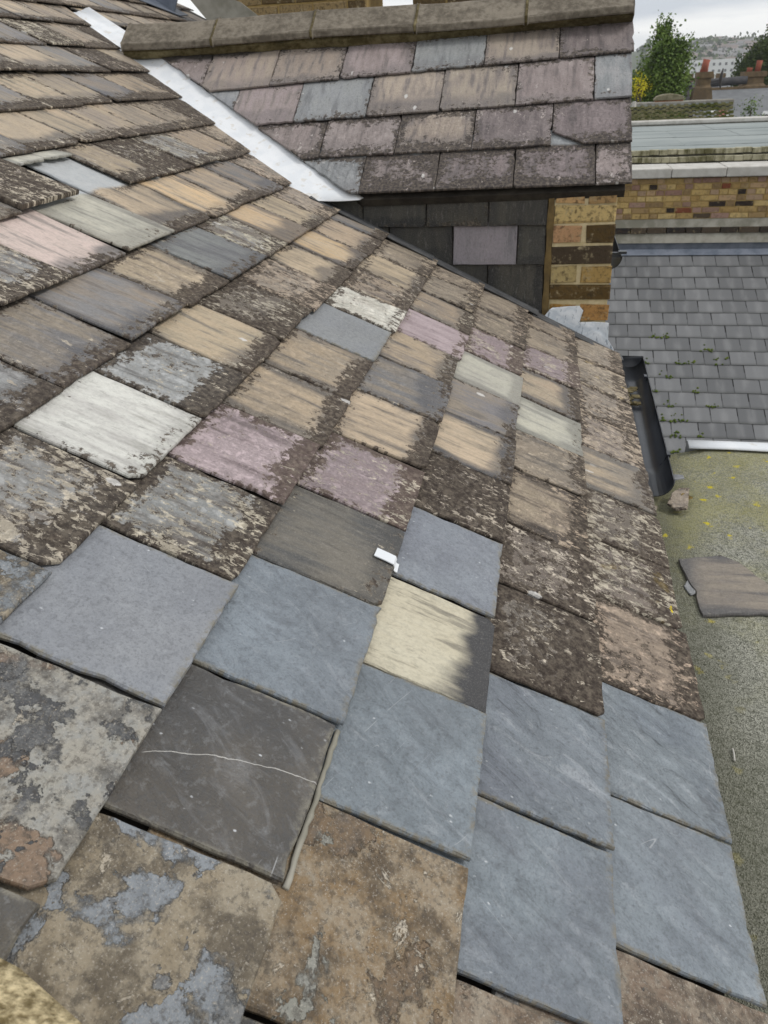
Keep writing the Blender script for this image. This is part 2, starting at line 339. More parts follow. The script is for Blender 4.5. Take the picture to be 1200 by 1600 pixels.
def clip_poly(P, A, B, Cc):
    out = []
    for i in range(len(P)):
        p, q = P[i], P[(i + 1) % len(P)]
        dp = A * p[0] + B * p[1] - Cc; dq = A * q[0] + B * q[1] - Cc
        if dp <= 0: out.append(p)
        if (dp < 0 < dq) or (dq < 0 < dp):
            t = dp / (dp - dq); out.append((p[0] + (q[0] - p[0]) * t, p[1] + (q[1] - p[1]) * t))
    return out
def rough_outline(P, step, amp, rnd, kmax=14):
    """densify a polygon and fray its edges"""
    out = []; n = len(P)
    for i in range(n):
        p = Vector(P[i]); q = Vector(P[(i + 1) % n]); d = q - p; ln = d.length
        if ln < 1e-5: continue
        k = max(1, min(kmax, int(ln / step))); nn = Vector((d.y, -d.x)).normalized(); sd = rnd.random() * 50
        for j in range(k):
            t = j / k
            a = amp if j else amp * .4
            w = mnoise.noise(Vector((sd + t * ln * 14, 3.3, 0))) * .35 + rnd.uniform(-.6, .6)
            if rnd.random() < .06: w -= 2.0
            out.append(tuple(p + d * t + nn * (a * w)))
    return out
def slate_mesh(poly, frame, hfun, thick, uvw, rnd, step=.028, amp=.0016, inset=.0022):
    """poly: (a,b) points; frame(a,b,h)->world; hfun(a,b)->top height; uvw(a,b)->(u,v,un,vn)"""
    O = rough_outline(poly, step, amp, rnd); n = len(O)
    cx = sum(p[0] for p in O) / n; cy = sum(p[1] for p in O) / n
    area = sum(O[i][0] * O[(i + 1) % n][1] - O[(i + 1) % n][0] * O[i][1] for i in range(n)); sg = 1 if area > 0 else -1
    T = []
    for i in range(n):
        d = Vector(O[(i + 1) % n]) - Vector(O[i - 1])
        nn = Vector((-d.y, d.x)).normalized() * sg
        T.append(tuple(Vector(O[i]) + nn * (inset * rnd.uniform(.3, 1.3))))
    V = []; UV = []; NR = []
    for ring, dz in ((T, 0.0), (O, -thick * .45), (O, -thick)):
        for (a, b) in ring:
            V.append(frame(a, b, hfun(a, b) + dz)); u = uvw(a, b); UV.append(u[:2]); NR.append(u[2:])
    F = [tuple(range(n)), tuple(range(2 * n, 3 * n))[::-1]]
    for k in range(2):
        for i in range(n):
            j = (i + 1) % n
            F.append((k * n + i, (k + 1) * n + i, (k + 1) * n + j, k * n + j))
    me = bpy.data.meshes.new('slate'); me.from_pydata([tuple(v) for v in V], [], F)
    li = [0] * len(me.loops); me.loops.foreach_get('vertex_index', li)
    for nm, D in (('UVMap', UV), ('Nrm', NR)):
        l = me.uv_layers.new(name=nm); l.data.foreach_set('uv', [c for i in li for c in D[i]])
    if (Vector(V[0]) - Vector(V[n])).length and me.polygons:
        pass
    me.update()
    top = me.polygons[0].normal
    ref = Vector(frame(cx, cy, 1.0)) - Vector(frame(cx, cy, 0.0))
    if top.dot(ref) < 0: me.flip_normals()
    return me

# ------------------------------------------------------------------ kinds of slate
def j3(c, a, rnd): k = rnd.uniform(1 - a, 1 + a); return tuple(max(0.0, min(1.0, x * k * rnd.uniform(.985, 1.015))) for x in c)
TAN = lin(188, 169, 143); TAN2 = lin(162, 148, 128); DK = lin(86, 84, 84); PUR = lin(180, 163, 164); PUR2 = lin(160, 144, 146)
BRN = lin(58, 48, 41); CRM = lin(202, 191, 172); GRY = lin(132, 128, 122); PALE = lin(204, 203, 195); PALE2 = lin(186, 185, 178)
def prm(A, B, H, halo=1., hoff=.22, lich=.15, tl=.8, cream=.4, spot=.15, C=BRN, Lc=CRM, yel=0.):
    return dict(colA=A, colB=B, colH=H, halo=halo, hoff=hoff, lich=lich, tlich=tl, cream=cream, spot=spot, colC=C, colL=Lc, yel=yel, sidw=.78)
KIND = {
 'T': lambda: prm(TAN, TAN2, DK, 1., .24, .16, 1., .5, .12),
 'O': lambda: prm(lin(199, 172, 136), TAN, lin(82, 80, 81), 1., .26, .02, .7, .3, .08),
 't': lambda: prm(lin(176, 158, 134), lin(150, 138, 124), DK, .8, .22, .30, .95, .55, .15),
 'G': lambda: prm(lin(122, 120, 120), lin(150, 138, 122), lin(88, 88, 92), .8, .20, .08, .9, .5, .2),
 'g': lambda: prm(lin(128, 130, 128), lin(112, 114, 115), lin(92, 94, 98), .9, .2, .0, .6, .3, .1),
 'K': lambda: prm(lin(124, 113, 102), lin(98, 88, 80), BRN, .3, .1, .80, .9, 1.0, .12),
 'k': lambda: prm(lin(104, 96, 88), lin(90, 80, 72), BRN, .3, .1, .95, .6, .6, .15),
 'q': lambda: prm(lin(156, 144, 130), lin(130, 120, 110), BRN, .3, .1, .50, .8, 1.1, .12, Lc=lin(190, 172, 152)),
 'M': lambda: prm(lin(164, 147, 128), lin(138, 123, 109), BRN, .9, .30, .40, 1., 1.05, .06, Lc=lin(188, 168, 146)),
 'm': lambda: prm(lin(162, 148, 130), lin(136, 125, 112), lin(98, 92, 87), .7, .2, .46, .9, 1.0, .08, Lc=lin(182, 166, 146)),
 'P': lambda: prm(PUR, PUR2, lin(120, 106, 106), .25, .1, .22, .75, .55, .75, C=lin(82, 68, 62)),
 'p': lambda: prm(lin(154, 139, 140), PUR2, lin(112, 98, 98), .3, .1, .46, .8, .8, .5, C=lin(84, 70, 64)),
 'L': lambda: prm(PALE, PALE2, lin(170, 170, 160), .3, .1, .0, .62, .12, .25),
 'l': lambda: prm(lin(192, 188, 172), lin(172, 168, 156), lin(130, 128, 120), .8, .16, .05, .6, .4, .1),
 'b': lambda: prm(lin(178, 179, 178), lin(160, 160, 158), lin(100, 98, 96), .9, .26, .24, 1., .5, .3),
 'R': lambda: prm(lin(202, 184, 175), lin(192, 176, 168), lin(112, 108, 106), 1., .17, .0, .8, .3, .03),
 'W': lambda: prm(lin(214, 210, 200), lin(190, 184, 172), lin(120, 112, 102), .2, .1, .42, .5, .95, .9, Lc=lin(222, 216, 204)),
 'w': lambda: prm(lin(160, 160, 158), lin(120, 112, 104), BRN, .2, .1, .55, .7, 1.1, .9, Lc=lin(202, 192, 172)),
 'C': lambda: prm(lin(204, 196, 174), lin(190, 182, 160), lin(62, 61, 62), 1., .28, .0, .1, .0, .0),
 'd': lambda: prm(lin(82, 82, 80), lin(112, 107, 98), lin(66, 66, 66), .7, .26, .0, .6, .4, .3),
 'E': lambda: prm(lin(56, 54, 50), lin(72, 69, 60), lin(34, 34, 35), .9, .22, .0, .5, .14, .3, C=lin(52, 48, 42), Lc=lin(120, 116, 108)),
 'e': lambda: prm(lin(150, 143, 147), lin(140, 134, 138), lin(112, 108, 112), .5, .06, -.1, .1, .0, .02),
 'V': lambda: prm(lin(160, 147, 144), lin(142, 130, 126), lin(112, 104, 103), .6, .24, .05, .6, .14, .25, C=lin(88, 76, 76), Lc=lin(200, 190, 184)),
 'v': lambda: prm(lin(166, 152, 137), lin(146, 134, 125), lin(106, 100, 99), .8, .26, .04, .6, .14, .25, C=lin(86, 78, 74), Lc=lin(200, 190, 180)),
 'U': lambda: prm(lin(152, 152, 152), lin(138, 140, 142), lin(110, 110, 112), .6, .2, .02, .5, .12, .25, C=lin(90, 82, 80), Lc=lin(200, 194, 188)),
 'u': lambda: prm(lin(138, 126, 124), lin(114, 104, 103), lin(94, 87, 87), .5, .24, .14, .7, .25, .35, C=lin(76, 66, 64), Lc=lin(190, 178, 170)),
}
BLUEK = {'B': (lin(134, 142, 149), lin(121, 128, 135), .70), 'Z': (lin(141, 144, 148), lin(133, 137, 142), .14),
         'Y': (lin(136, 144, 151), lin(124, 131, 139), 1.3), 'S': (lin(136, 140, 148), lin(128, 132, 140), .4), 'D': (lin(92, 87, 79), lin(74, 72, 69), .42), 'F': (lin(143, 144, 145), lin(138, 139, 141), .04)}
SPLITK = {'X': (lin(138, 126, 106), lin(132, 137, 140), lin(112, 114, 114), .8, .01), 'x': (lin(130, 108, 80), lin(116, 98, 78), lin(134, 134, 126), 1.0, .06),
          'i': (lin(144, 144, 142), lin(134, 114, 96), lin(74, 74, 76), .8, -.05), 'y': (lin(118, 100, 84), lin(134, 122, 108), lin(104, 102, 100), .9, .03)}
def dress(o, kind, rnd):
    o['seed'] = rnd.uniform(0, 9)
    if kind in BLUEK:
        a, b, c = BLUEK[kind]; o.data.materials.append(BLUE); o['colA'] = j3(a, .03, rnd); o['colB'] = j3(b, .03, rnd); o['cleft'] = c
    elif kind in SPLITK:
        a, b, c, w, pt = SPLITK[kind]; o['pt'] = pt; o['pn'] = {'X': .475, 'x': .56, 'i': .505, 'y': .52}[kind]; o.data.materials.append(SPLIT); o['colA'] = j3(a, .05, rnd); o['colB'] = j3(b, .05, rnd); o['colC'] = j3(c, .05, rnd); o['cream'] = w
    else:
        p = KIND[kind](); o.data.materials.append(OLD)
        for k, v in p.items(): o[k] = j3(v, .10, rnd) if isinstance(v, tuple) else (v * rnd.uniform(.8, 1.2))
        o['hoff'] = p['hoff'] * rnd.uniform(.5, 1.5); o['sidw'] = rnd.uniform(.70, 1.15); o['halo'] = p['halo'] * rnd.uniform(.55, 1.0); o['lich'] = p['lich'] + rnd.choice([0, .05, .10, .16, .26])
        if kind == 'C': o['sidw'] = 1.5; o['hoff'] = .27; o['halo'] = 1.0; o['cream'] = 0.0; o['spot'] = 0.0; o['lich'] = -.2
    return o
def put_slate(parent, frame, a_tail, b0, b1, E, kind, rnd, Lm=1.75, thick=.0065, gap=.0036, lift=0., clips=(), chops=(), skew=None, step=.028, amp=.0016, base=0., bs=0., drop=None):
    """one slate: tail at a_tail, between joints b0 and b1, exposed length E; its tail rides on the course below"""
    w = b1 - b0; ln = E * Lm; sk = rnd.uniform(-.008, .008) if skew is None else skew
    poly = [(a_tail, b0), (a_tail, b1), (a_tail - ln, b1), (a_tail - ln, b0)]
    poly = [(a + bs * (b - b0), b + sk * (a_tail - a)) for a, b in poly]
    for (A, B, Cc) in chops: poly = clip_poly(poly, A, B, Cc)
    for (A, B, Cc) in clips: poly = clip_poly(poly, A, B, Cc)
    if len(poly) < 3: return None
    ar = abs(sum(poly[i][0] * poly[(i + 1) % len(poly)][1] - poly[(i + 1) % len(poly)][0] * poly[i][1] for i in range(len(poly)))) / 2
    if ar < .0004: return None
    tu = rnd.uniform(-.006, .006); tv = thick + gap + lift
    hf = lambda a, b: base + thick + tv * (1 - (a_tail - a) / E) + tu * (b - b0 - w / 2)
    uv = lambda a, b: (b - b0, a_tail - a, (b - b0) / w, (a_tail - a) / E)
    me = slate_mesh(poly, frame, hf, thick, uv, rnd, step, amp)
    o = link(bpy.data.objects.new('slate', me), parent)
    return dress(o, kind, rnd)

# ================================================================== SETTING
GZ = -7.6
g_ = mesh('ground', [(-300, -200, GZ), (660, -200, GZ), (660, 880, GZ), (-300, 880, GZ)], [(0, 1, 2, 3)], GROUND); g_['kind'] = 'structure'

# ================================================================== NEAR HOUSE
PITCH = rad(27); D0 = .75
SV = Vector((math.cos(PITCH), 0, -math.sin(PITCH))); NV = Vector((math.sin(PITCH), 0, math.cos(PITCH)))
def MF(s, y, h=0.): return SV * s + Vector((0, y, 0)) + NV * (h - D0)
house = empty('terraced_house', (-1.0, 2.5, GZ), 'near house with patchwork slate roof, silver valley, purple cross roof and brick pier', 'house')
# roof deck with a hole-free sheet under the slates
mb = MB(); V0 = [(-3.6, -1.2), (.69, -1.2), (.69, 3.1), (-.75, 3.1), (-2.06, 4.0), (-2.06, 6.4), (-3.6, 6.4)]
mb.prism([MF(a, b, -.016) for a, b in V0], NV * -.05)
main_roof = mb.build('main_roof', DECK, house)
VAL = lambda s: 2.990 - .684 * (s + .618)           # cut line of the slates along the valley
vclip = [(.684, 1.0, 2.990 - .684 * .618)]
COURSE = {  # tail position, joints along the eaves, kinds between the joints (near to far)
 0: (.720, [.10, .335, .573, .800, 1.040, 1.288, 1.515, 1.751, 2.001, 2.252, 2.506, 2.770, 3.06], 'KyBYMKKtqqmm'),
 1: (.521, [-.02, .22, .457, .691, .931, 1.175, 1.399, 1.655, 1.883, 2.125, 2.375, 2.615, 2.85, 3.08], 'KyBYkKMmlTpmm'),
 2: (.323, [-.12, .11, .342, .580, .823, 1.047, 1.285, 1.535, 1.775, 2.009, 2.259, 2.515, 2.76, 3.07], 'KDxBCSkTGlpmm'),
 3: (.123, [-.25, -.02, .217, .460, .686, .934, 1.172, 1.410, 1.655, 1.906, 2.140, 2.380, 2.615, 2.850, 3.08], 'KxXDBdpTGtPtmm'),
 4: (-.081, [-.36, -.12, .11, .350, .592, .845, 1.071, 1.310, 1.558, 1.820, 2.070, 2.280, 2.515, 2.750, 3.07], 'KyDiZwPTtFWtTm'),
 5: (-.289, [-.02, .23, .47, .712, .955, 1.205, 1.436, 1.680, 1.940, 2.190, 2.422, 2.660, 2.900, 3.09], 'xDXwLbTKqTOTG'),
 6: (-.500, [.35, .60, .85, 1.098, 1.345, 1.608, 1.868, 2.147, 2.358, 2.600, 2.810, 3.04], 'xKbGGTgwOTq'),
 7: (-.713, [.75, 1.0, 1.24, 1.482, 1.732, 1.995, 2.250, 2.490, 2.722, 2.957, 3.2], 'KKwRlTOtGq'),
 8: (-.940, [1.15, 1.40, 1.66, 1.912, 2.182, 2.390, 2.640, 2.876, 3.140, 3.38], 'KtKltkwtm'),
 9: (-1.167, [1.30, 1.56, 1.81, 2.070, 2.325, 2.552, 2.775, 3.027, 3.262, 3.5], 'KtGTTttmk'),
 10: (-1.382, [1.7, 1.96, 2.21, 2.480, 2.712, 2.933, 3.190, 3.485, 3.75], 'KtGTtGtk'),
 11: (-1.609, [2.0, 2.26, 2.53, 2.790, 3.080, 3.320, 3.600, 3.85], 'TkKTGkt'),
 12: (-1.839, [2.2, 2.45, 2.70, 2.970, 3.230, 3.510, 3.810, 4.05], 'tTtGKtk'),
 13: (-2.077, [2.6, 2.90, 3.17, 3.420, 3.680, 3.935, 4.19, 4.44, 4.69, 4.94, 5.2, 5.45], 'tGTTttTmtmt'),
 14: (-2.291, [2.9, 3.15, 3.40, 3.65, 3.88, 4.10, 4.35, 4.59, 4.83, 5.08, 5.33, 5.58, 5.85, 6.1], 'tKtTtmtGtmtGt'),
 15: (-2.510, [3.2, 3.45, 3.72, 3.97, 4.22, 4.47, 4.72, 4.97, 5.22, 5.47, 5.72, 5.97, 6.2], 'tTmtGtkTmtGt'),
 16: (-2.730, [3.5, 3.75, 4.0, 4.25, 4.5, 4.75, 5.0, 5.25, 5.5, 5.75, 6.0], 'mtTGtkmtTG'),
}
tails = {k: v[0] for k, v in COURSE.items()}
rs = random.Random(21)
for c, (st, J, K) in COURSE.items():
    E = st - tails.get(c + 1, st - .22)
    for i, k in enumerate(K):
        b0, b1 = J[i], J[i + 1]; g1 = rs.uniform(.0018, .0042)
        b0 += g1; b1 -= g1
        near = b0 < 1.4; a_t = st + rs.uniform(-.005, .006)
        kw = dict(step=.022 if near else .035, amp=.0016 if near else .0022, lift=rs.choice([0, .0015, .003, .006, .009]), thick=.0062)
        if k in 'BYZS': kw.update(thick=.0066, lift=rs.choice([.003, .006, .008]), amp=.0016, step=.013)
        chops = []
        # knocked-off corners (a: down the roof, b: along the eaves)
        if rs.random() < .30 and k not in 'BYZSDC':
            q = rs.uniform(.008, .022); chops.append((1, -1, a_t - b0 - q))
        if rs.random() < .25 and k not in 'BYZSD':
            q = rs.uniform(.006, .02); chops.append((1, 1, a_t + b1 - q))
        if (c, i) == (8, 3): a_t = -1.118; kw.update(step=.02, amp=.006)        # broken short: heads below lie bare
        if (c, i) in ((3, 5), (3, 3)): kw.update(lift=.003)
        if (c, i) == (3, 2): kw.update(lift=.008)
        if (c, i) == (4, 3): kw.update(lift=.007)
        if (c, i) == (8, 2): kw.update(thick=.012, lift=.006)
        if (c, i) == (4, 5): chops = [(1, -.35, a_t - .35 * b0 - .006)]
        if c < 13: clips = vclip if c >= 7 else [(0, 1, 3.04)]
        elif c == 13: clips = vclip if b0 < 4.0 else [(.87, -1, .87 * -2.28 - 4.06)]
        else: clips = []
        E_here = E if (c, i) != (8, 3) else max(.04, a_t - tails[9])
        o = put_slate(main_roof, MF, a_t, b0, b1, E_here, k, rs, clips=clips, chops=chops,
                      Lm=(2.25 if c == 7 else 1.75) if (c, i) != (8, 3) else 4.0, **kw)
        if o is None: continue
        if (c, i) == (3, 3): o['vein'] = 1.0
        o['head'] = 1.0 if c == 7 else 0.0
        if (c, i) == (0, 5): o['yel'] = .12
        if (c, i) == (0, 10): o['yel'] = .2
# small repairs on the main roof
mb = MB(); a0, b0 = .113, 1.062                       # bent lead tab that holds a refixed slate
for (da, db, h0, h1) in [(0, 0, 0, 0)]:
    prof = [(-.024, .0205), (-.002, .0215), (.012, .0215), (.016, .017), (.017, .011), (.020, .0095), (.024, .0095)]
    L1_ = [MF(a0 + p, b0 - .011, h) for p, h in prof]; L2_ = [MF(a0 + p * .96, b0 + .012, h + .001) for p, h in prof]
    up = NV * .0018; n = len(prof)
    mb.V = [tuple(v) for v in L1_ + L2_] + [tuple(v + up) for v in L1_ + L2_]
    mb.F = [(i, i + 1, n + i + 1, n + i) for i in range(n - 1)] + [(2 * n + i, 3 * n + i, 3 * n + i + 1, 2 * n + i + 1) for i in range(n - 1)]
    mb.F += [(i, 2 * n + i, 2 * n + i + 1, i + 1) for i in range(n - 1)] + [(n + i, n + i + 1, 3 * n + i + 1, 3 * n + i) for i in range(n - 1)]
    mb.F += [(0, n, 3 * n, 2 * n), (n - 1, 3 * n - 1, 4 * n - 1, 2 * n - 1)]
setp(mb.build('lead_clip', LEAD, house), label='folded silver lead tab hooked over a slate tail')
mb = MB(); mb.tube([MF(.126 + R.uniform(-.0012, .0012), b, .010 + R.uniform(-.0015, .001)) for b in [.462 + .011 * i for i in range(21)]], [R.uniform(.0028, .0046) for i in range(21)], 6)
mb.build('mortar_fillet', CEMENT, house, True)

# yellow lichen cushion on an eaves slate
mb = MB(); rl = random.Random(6); nl = 14
rim_ = [(.704 + (.012 + rl.uniform(-.005, .004)) * math.cos(q * 2 * math.pi / nl), 1.352 + (.022 + rl.uniform(-.010, .006)) * math.sin(q * 2 * math.pi / nl)) for q in range(nl)]
mb.V = [tuple(MF(a, b, .0145)) for a, b in rim_] + [tuple(MF(a * .5 + .352, b * .5 + .676, .0205 + rl.uniform(-.001, .001))) for a, b in rim_] + [tuple(MF(.704, 1.352, .0205))]
mb.F = [(q, (q + 1) % nl, nl + (q + 1) % nl, nl + q) for q in range(nl)] + [(nl + q, nl + (q + 1) % nl, 2 * nl) for q in range(nl)]
setp(mb.build('lichen_patch', simple('yellow_lichen', (.50, .36, .015), (.72, .56, .03), 160, .9, .9, .004), house), label='bright yellow lichen patch on an eaves slate')

# ---- valley lining
def valley():
    V = []; F = []; N = 22; rows = None
    for i in range(N + 1):
        t = i / N
        s = -.590 + (-2.235 + .590) * t; y1 = VAL(s)
        Pl = MF(s, y1 - .03, .004); Pa = MF(s, y1 + .004, .0075); Pb = MF(s + .004, y1 + .028, .011); Pc = MF(s + .006, y1 + .036, .0165)
        tt = min(1.0, t * 1.06)
        Q = Vector((-.700 + (-1.815 + .700) * tt, 3.040 + (3.825 - 3.040) * tt, -.392 + (.160 + .392) * tt))
        if t > .86:
            k = (t - .86) / .14; Q = Q.lerp(MF(s - .01, y1 + .13, .03), k * k)
        wob = .002 * math.sin(i * 2.3)
        mids = [Pc.lerp(Q, f) + Vector((0, 0, -.003 * math.sin(f * math.pi) + wob * .6)) for f in (.25, .5, .75)]
        up = Q + Vector((.01, .02, .004))
        row = [Pl, Pa, Pb, Pc] + mids + [Q, up]; rows = len(row); V += row
    for i in range(N):
        for j in range(rows - 1):
            F.append((i * rows + j, i * rows + j + 1, (i + 1) * rows + j + 1, (i + 1) * rows + j))
    o = mesh('valley_lining', V, F, LEAD, house, True)
    md = o.modifiers.new('s', 'SOLIDIFY'); md.thickness = .0022
    return o
setp(valley(), label='silver lead valley lining between the two roof slopes')

# ---- cross roof (ridge along X)
P2 = rad(35); U2 = Vector((0, math.cos(P2), math.sin(P2))); N2 = Vector((0, -math.sin(P2), math.cos(P2))); O2 = Vector((0, 3.04, -.3735))
def CF(a, x, h=0.): return O2 + Vector((x, 0, 0)) + U2 * (-a) + N2 * (h - .016)
def row_v(k, x):      # tails fan slightly
    vl = [0, .204, .425, .672, .895][k]; vr = [.023, .235, .480, .741, .946][k]
    t = (x + .75) / 1.05; return vl + (vr - vl) * t
mb = MB()
mb.prism([CF(0.004, -.70, -.008), CF(-.018, .268, -.008), CF(-.95, .272, -.008), CF(-.93, -1.80, -.008)], N2 * -.03)
cross_roof = mb.build('cross_roof', DECK, house)
# valley edge of the cross slates: from (x -.735, v 0) to (x -1.76, v .90)
c_cl = [(1.025 / .90, -1.0, .735 + .004)]       # -x <= .735 + 1.139 v  with a = -v
CROWS = [
 ([-1.0, -.705, -.415, -.129, .162, .290], 'UuuuV'),
 ([-1.19, -.895, -.593, -.296, -.001, .291], 'VVvuu'),
 ([-1.62, -1.322, -1.040, -.739, -.443, -.147, .150, .292], 'UVUvvVU'),
 ([-1.80, -1.501, -1.188, -.885, -.584, -.287, .010, .300], 'VvvVUvu')]
rs = random.Random(5)
CR_NEW = 0
for r, (J, K) in enumerate(CROWS):
    for i, k in enumerate(K):
        b0, b1 = J[i] + .0015, J[i + 1] - .0015; v0 = row_v(r, b0); v1 = row_v(r, b1); E = row_v(r + 1, b0) - v0
        chops = []
        if rs.random() < .4: q = rs.uniform(.008, .02); chops.append((1, -1, -v0 - b0 - q))
        if (r, i) == (1, 4): chops = [(1, -.62, -v0 - .62 * b0 - .075)]
        oc_ = put_slate(cross_roof, CF, -v0, b0, b1, E, k, rs, Lm=1.5, thick=.0075, clips=c_cl, chops=chops, step=.03, amp=.0024, base=.004, bs=-(v1 - v0) / (b1 - b0), lift=rs.uniform(0, .003), skew=rs.uniform(-.004, .004))
        if oc_ is not None and r == 0: oc_['head'] = .8
        if oc_ is not None: oc_['lich'] = oc_['lich'] + [.42, .30, .20, .12][r]; oc_['colC'] = lin(62, 56, 55); oc_['cream'] = rs.uniform(.2, .6); oc_['spot'] = rs.uniform(.2, .7)
# back slope of the cross roof and its gable
mb = MB(); mb.prism([CF(-.985, .285, 0), CF(-.985, -2.05, 0), (-2.05, 4.75, -.42), (.285, 4.75, -.42)], (0, .0, -.03)); mb.build('back_slope', DARKLEAD, house)
mb = MB(); mb.prism([(.235, 3.345, -.26), (.235, 3.86, .10), (.235, 4.70, -.48), (.235, 4.70, GZ), (.235, 3.345, GZ)], (-.22, 0, 0)); mb.build('gable_wall', BRICK_FAR, house)
house.children[-1]['colA'] = lin(170, 140, 90); house.children[-1]['seed'] = 1.0
# ridge tiles on a mortar bed
def ridge():
    J = [-1.925, -1.49, -1.035, -.585, -.129, .298]; prof = [(-.125, -.085), (-.125, -.058), (-.112, -.052), (-.02, .018), (0, .022), (.02, .018), (.12, -.06), (.12, -.085), (.10, -.085), (0, -.012), (-.105, -.085)]
    yc = 3.865
    def zc(x): return .248 + .018 * max(0, (x + .75) / 1.05) + .004 * math.sin(x * 5)
    for i in range(len(J) - 1):
        x0, x1 = J[i] + .006, J[i + 1] - .006; dz = R.uniform(-.003, .003)
        n = len(prof); mb = MB(); xs = [x0 + (x1 - x0) * t / 4 for t in range(5)]
        for x in xs: mb.V += [(x, yc + p[0] * 1.05 + R.uniform(-.0015, .0015), zc(x) + p[1] + dz + R.uniform(-.0012, .0012)) for p in prof]
        for a in range(4): mb.F += [(a * n + b, a * n + (b + 1) % n, (a + 1) * n + (b + 1) % n, (a + 1) * n + b) for b in range(n)]
        mb.F += [tuple(range(n)), tuple(range(4 * n, 5 * n))[::-1]]
        bevel(mb.build('ridge_tile', RIDGE, cross_roof), .005, 2)
        if i:
            x = J[i]; mj = MB(); m2 = [(p[0] * 1.06, p[1] + .004) for p in prof[:8]] + [(.09, -.085), (0, -.02), (-.10, -.085)]
            mj.prism([(x - .008, yc + p[0] * 1.03, zc(x) + p[1] - .001) for p in m2], (.016, 0, 0)); bevel(mj.build('mortar_joint', BED, cross_roof), .006, 2)
    # mortar bed under the tiles, uneven face
    mb = MB(); xs = [-1.925 + i * .06 for i in range(38)]
    for x in xs:
        vb = .887 + (.946 - .895) * max(0, (x + .75) / 1.05) + R.uniform(-.004, .004)
        pb = CF(-vb, x, .012); zt = zc(x) - .075
        mb.V += [tuple(pb), (x, yc - .112 + R.uniform(-.006, .004), pb.z + .022), (x, yc - .106, zt), (x, yc + .08, zt), (x, yc + .08, pb.z - .03)]
    n = 5
    for a in range(len(xs) - 1): mb.F += [(a * n + b, a * n + (b + 1) % n, (a + 1) * n + (b + 1) % n, (a + 1) * n + b) for b in range(n)]
    mb.F += [tuple(range(n)), tuple(range(len(mb.V) - n, len(mb.V)))[::-1]]
    mb.build('mortar_bed', BED, cross_roof)
ridge()

# ---- slate-hung cheek under the cross roof
YW = 3.09
def WF(a, x, h=0.): return Vector((x, YW - h, -a))
mb = MB(); mb.box(-1.15, .018, YW + .004, YW + .2, -1.25, -.388); cheek = mb.build('slate_hung_wall', DECK, house)
w_cl = [(1.0, -.5095, .668 + .3405 * .5095 + .03)]
rs = random.Random(11)
for zt, ztop, J, K in [(-.845, -.638, [-.47, -.215, .001], 'EE'), (-.641, -.499, [-.85, -.600, -.352, -.106, .001], 'EEeE'), (-.499, -.390, [-1.19, -.94, -.698, -.453, -.217, .001], 'EEEEE')]:
    for i, k in enumerate(K):
        put_slate(cheek, WF, -zt, J[i] + .002, J[i + 1] - .002, ztop - zt, k, rs, Lm=1.0 if ztop > -.4 else 1.4, thick=.006, base=.002, clips=w_cl, step=.04, amp=.0012, skew=rs.uniform(-.012, .012), lift=rs.uniform(0, .002),
                  chops=[(1, 1, -zt + J[i + 1] - .014)] if (zt > -.5 and i == 2) else [])
mb = MB(); V = []
for i in range(13):
    z = -.386 - .475 * i / 12; w = .002 * math.sin(i * 1.7)
    V += [(.001 + w, YW - .012, z), (.024 - w, YW - .014 + w, z), (.024, YW + .03, z), (.001, YW + .03, z)]
mb.V = V
for i in range(12): mb.F += [(i * 4 + b, i * 4 + (b + 1) % 4, i * 4 + 4 + (b + 1) % 4, i * 4 + 4 + b) for b in range(4)]
mb.build('render_strip', RENDER, house)

# ---- yellow brick pier
mb = MB(); mb.box(.024, .246, YW - .004, YW + .26, -7.55, -.392); pier = mb.build('brick_pier', MORTAR, house)
BR = [(-.425, -.388, [(.028, .132, (198, 160, 112)), (.146, .243, (172, 140, 96))]), (-.492, -.434, [(.026, .244, (204, 178, 122))]), (-.562, -.503, [(.024, .130, (186, 146, 108)), (.146, .247, (84, 66, 36))]),
      (-.640, -.578, [(.024, .248, (70, 58, 44))]), (-.712, -.650, [(.024, .122, (176, 156, 108)), (.140, .250, (172, 142, 86))]), (-.778, -.722, [(.024, .252, (92, 72, 38))]), (-.856, -.796, [(.030, .125, (150, 112, 50)), (.146, .254, (168, 126, 74))]),
      (-.935, -.872, [(.024, .256, (150, 120, 62))]), (-1.01, -.95, [(.024, .13, (160, 128, 70)), (.146, .256, (150, 120, 66))])]
def brick(parent, x0, x1, y, z0, z1, col, mat, dep=.02, rnd=R, fr=.003):
    V = []
    for (yy, ins) in ((y, .003), (y + .004, 0), (y + dep, 0)):
        for (x, z) in ((x0 + ins, z0 + ins), (x1 - ins, z0 + ins), (x1 - ins, z1 - ins), (x0 + ins, z1 - ins)):
            V.append((x + rnd.uniform(-fr, fr) * .6, yy + rnd.uniform(-fr, fr) * .4, z + rnd.uniform(-fr, fr) * .7))
    F = [(0, 1, 2, 3)] + [(k * 4 + i, (k + 1) * 4 + i, (k + 1) * 4 + (i + 1) % 4, k * 4 + (i + 1) % 4) for k in range(2) for i in range(4)]
    o = mesh('brick', V, F, mat, parent); o.data.flip_normals() if o.data.polygons[0].normal.y > 0 else None
    o['colA'] = lin(*col); o['seed'] = rnd.uniform(0, 50); return o
for z0, z1, bs in BR:
    for x0, x1, c in bs: brick(pier, x0, x1, YW - .011, z0, z1, c, BRICK, .02, R, .0055)
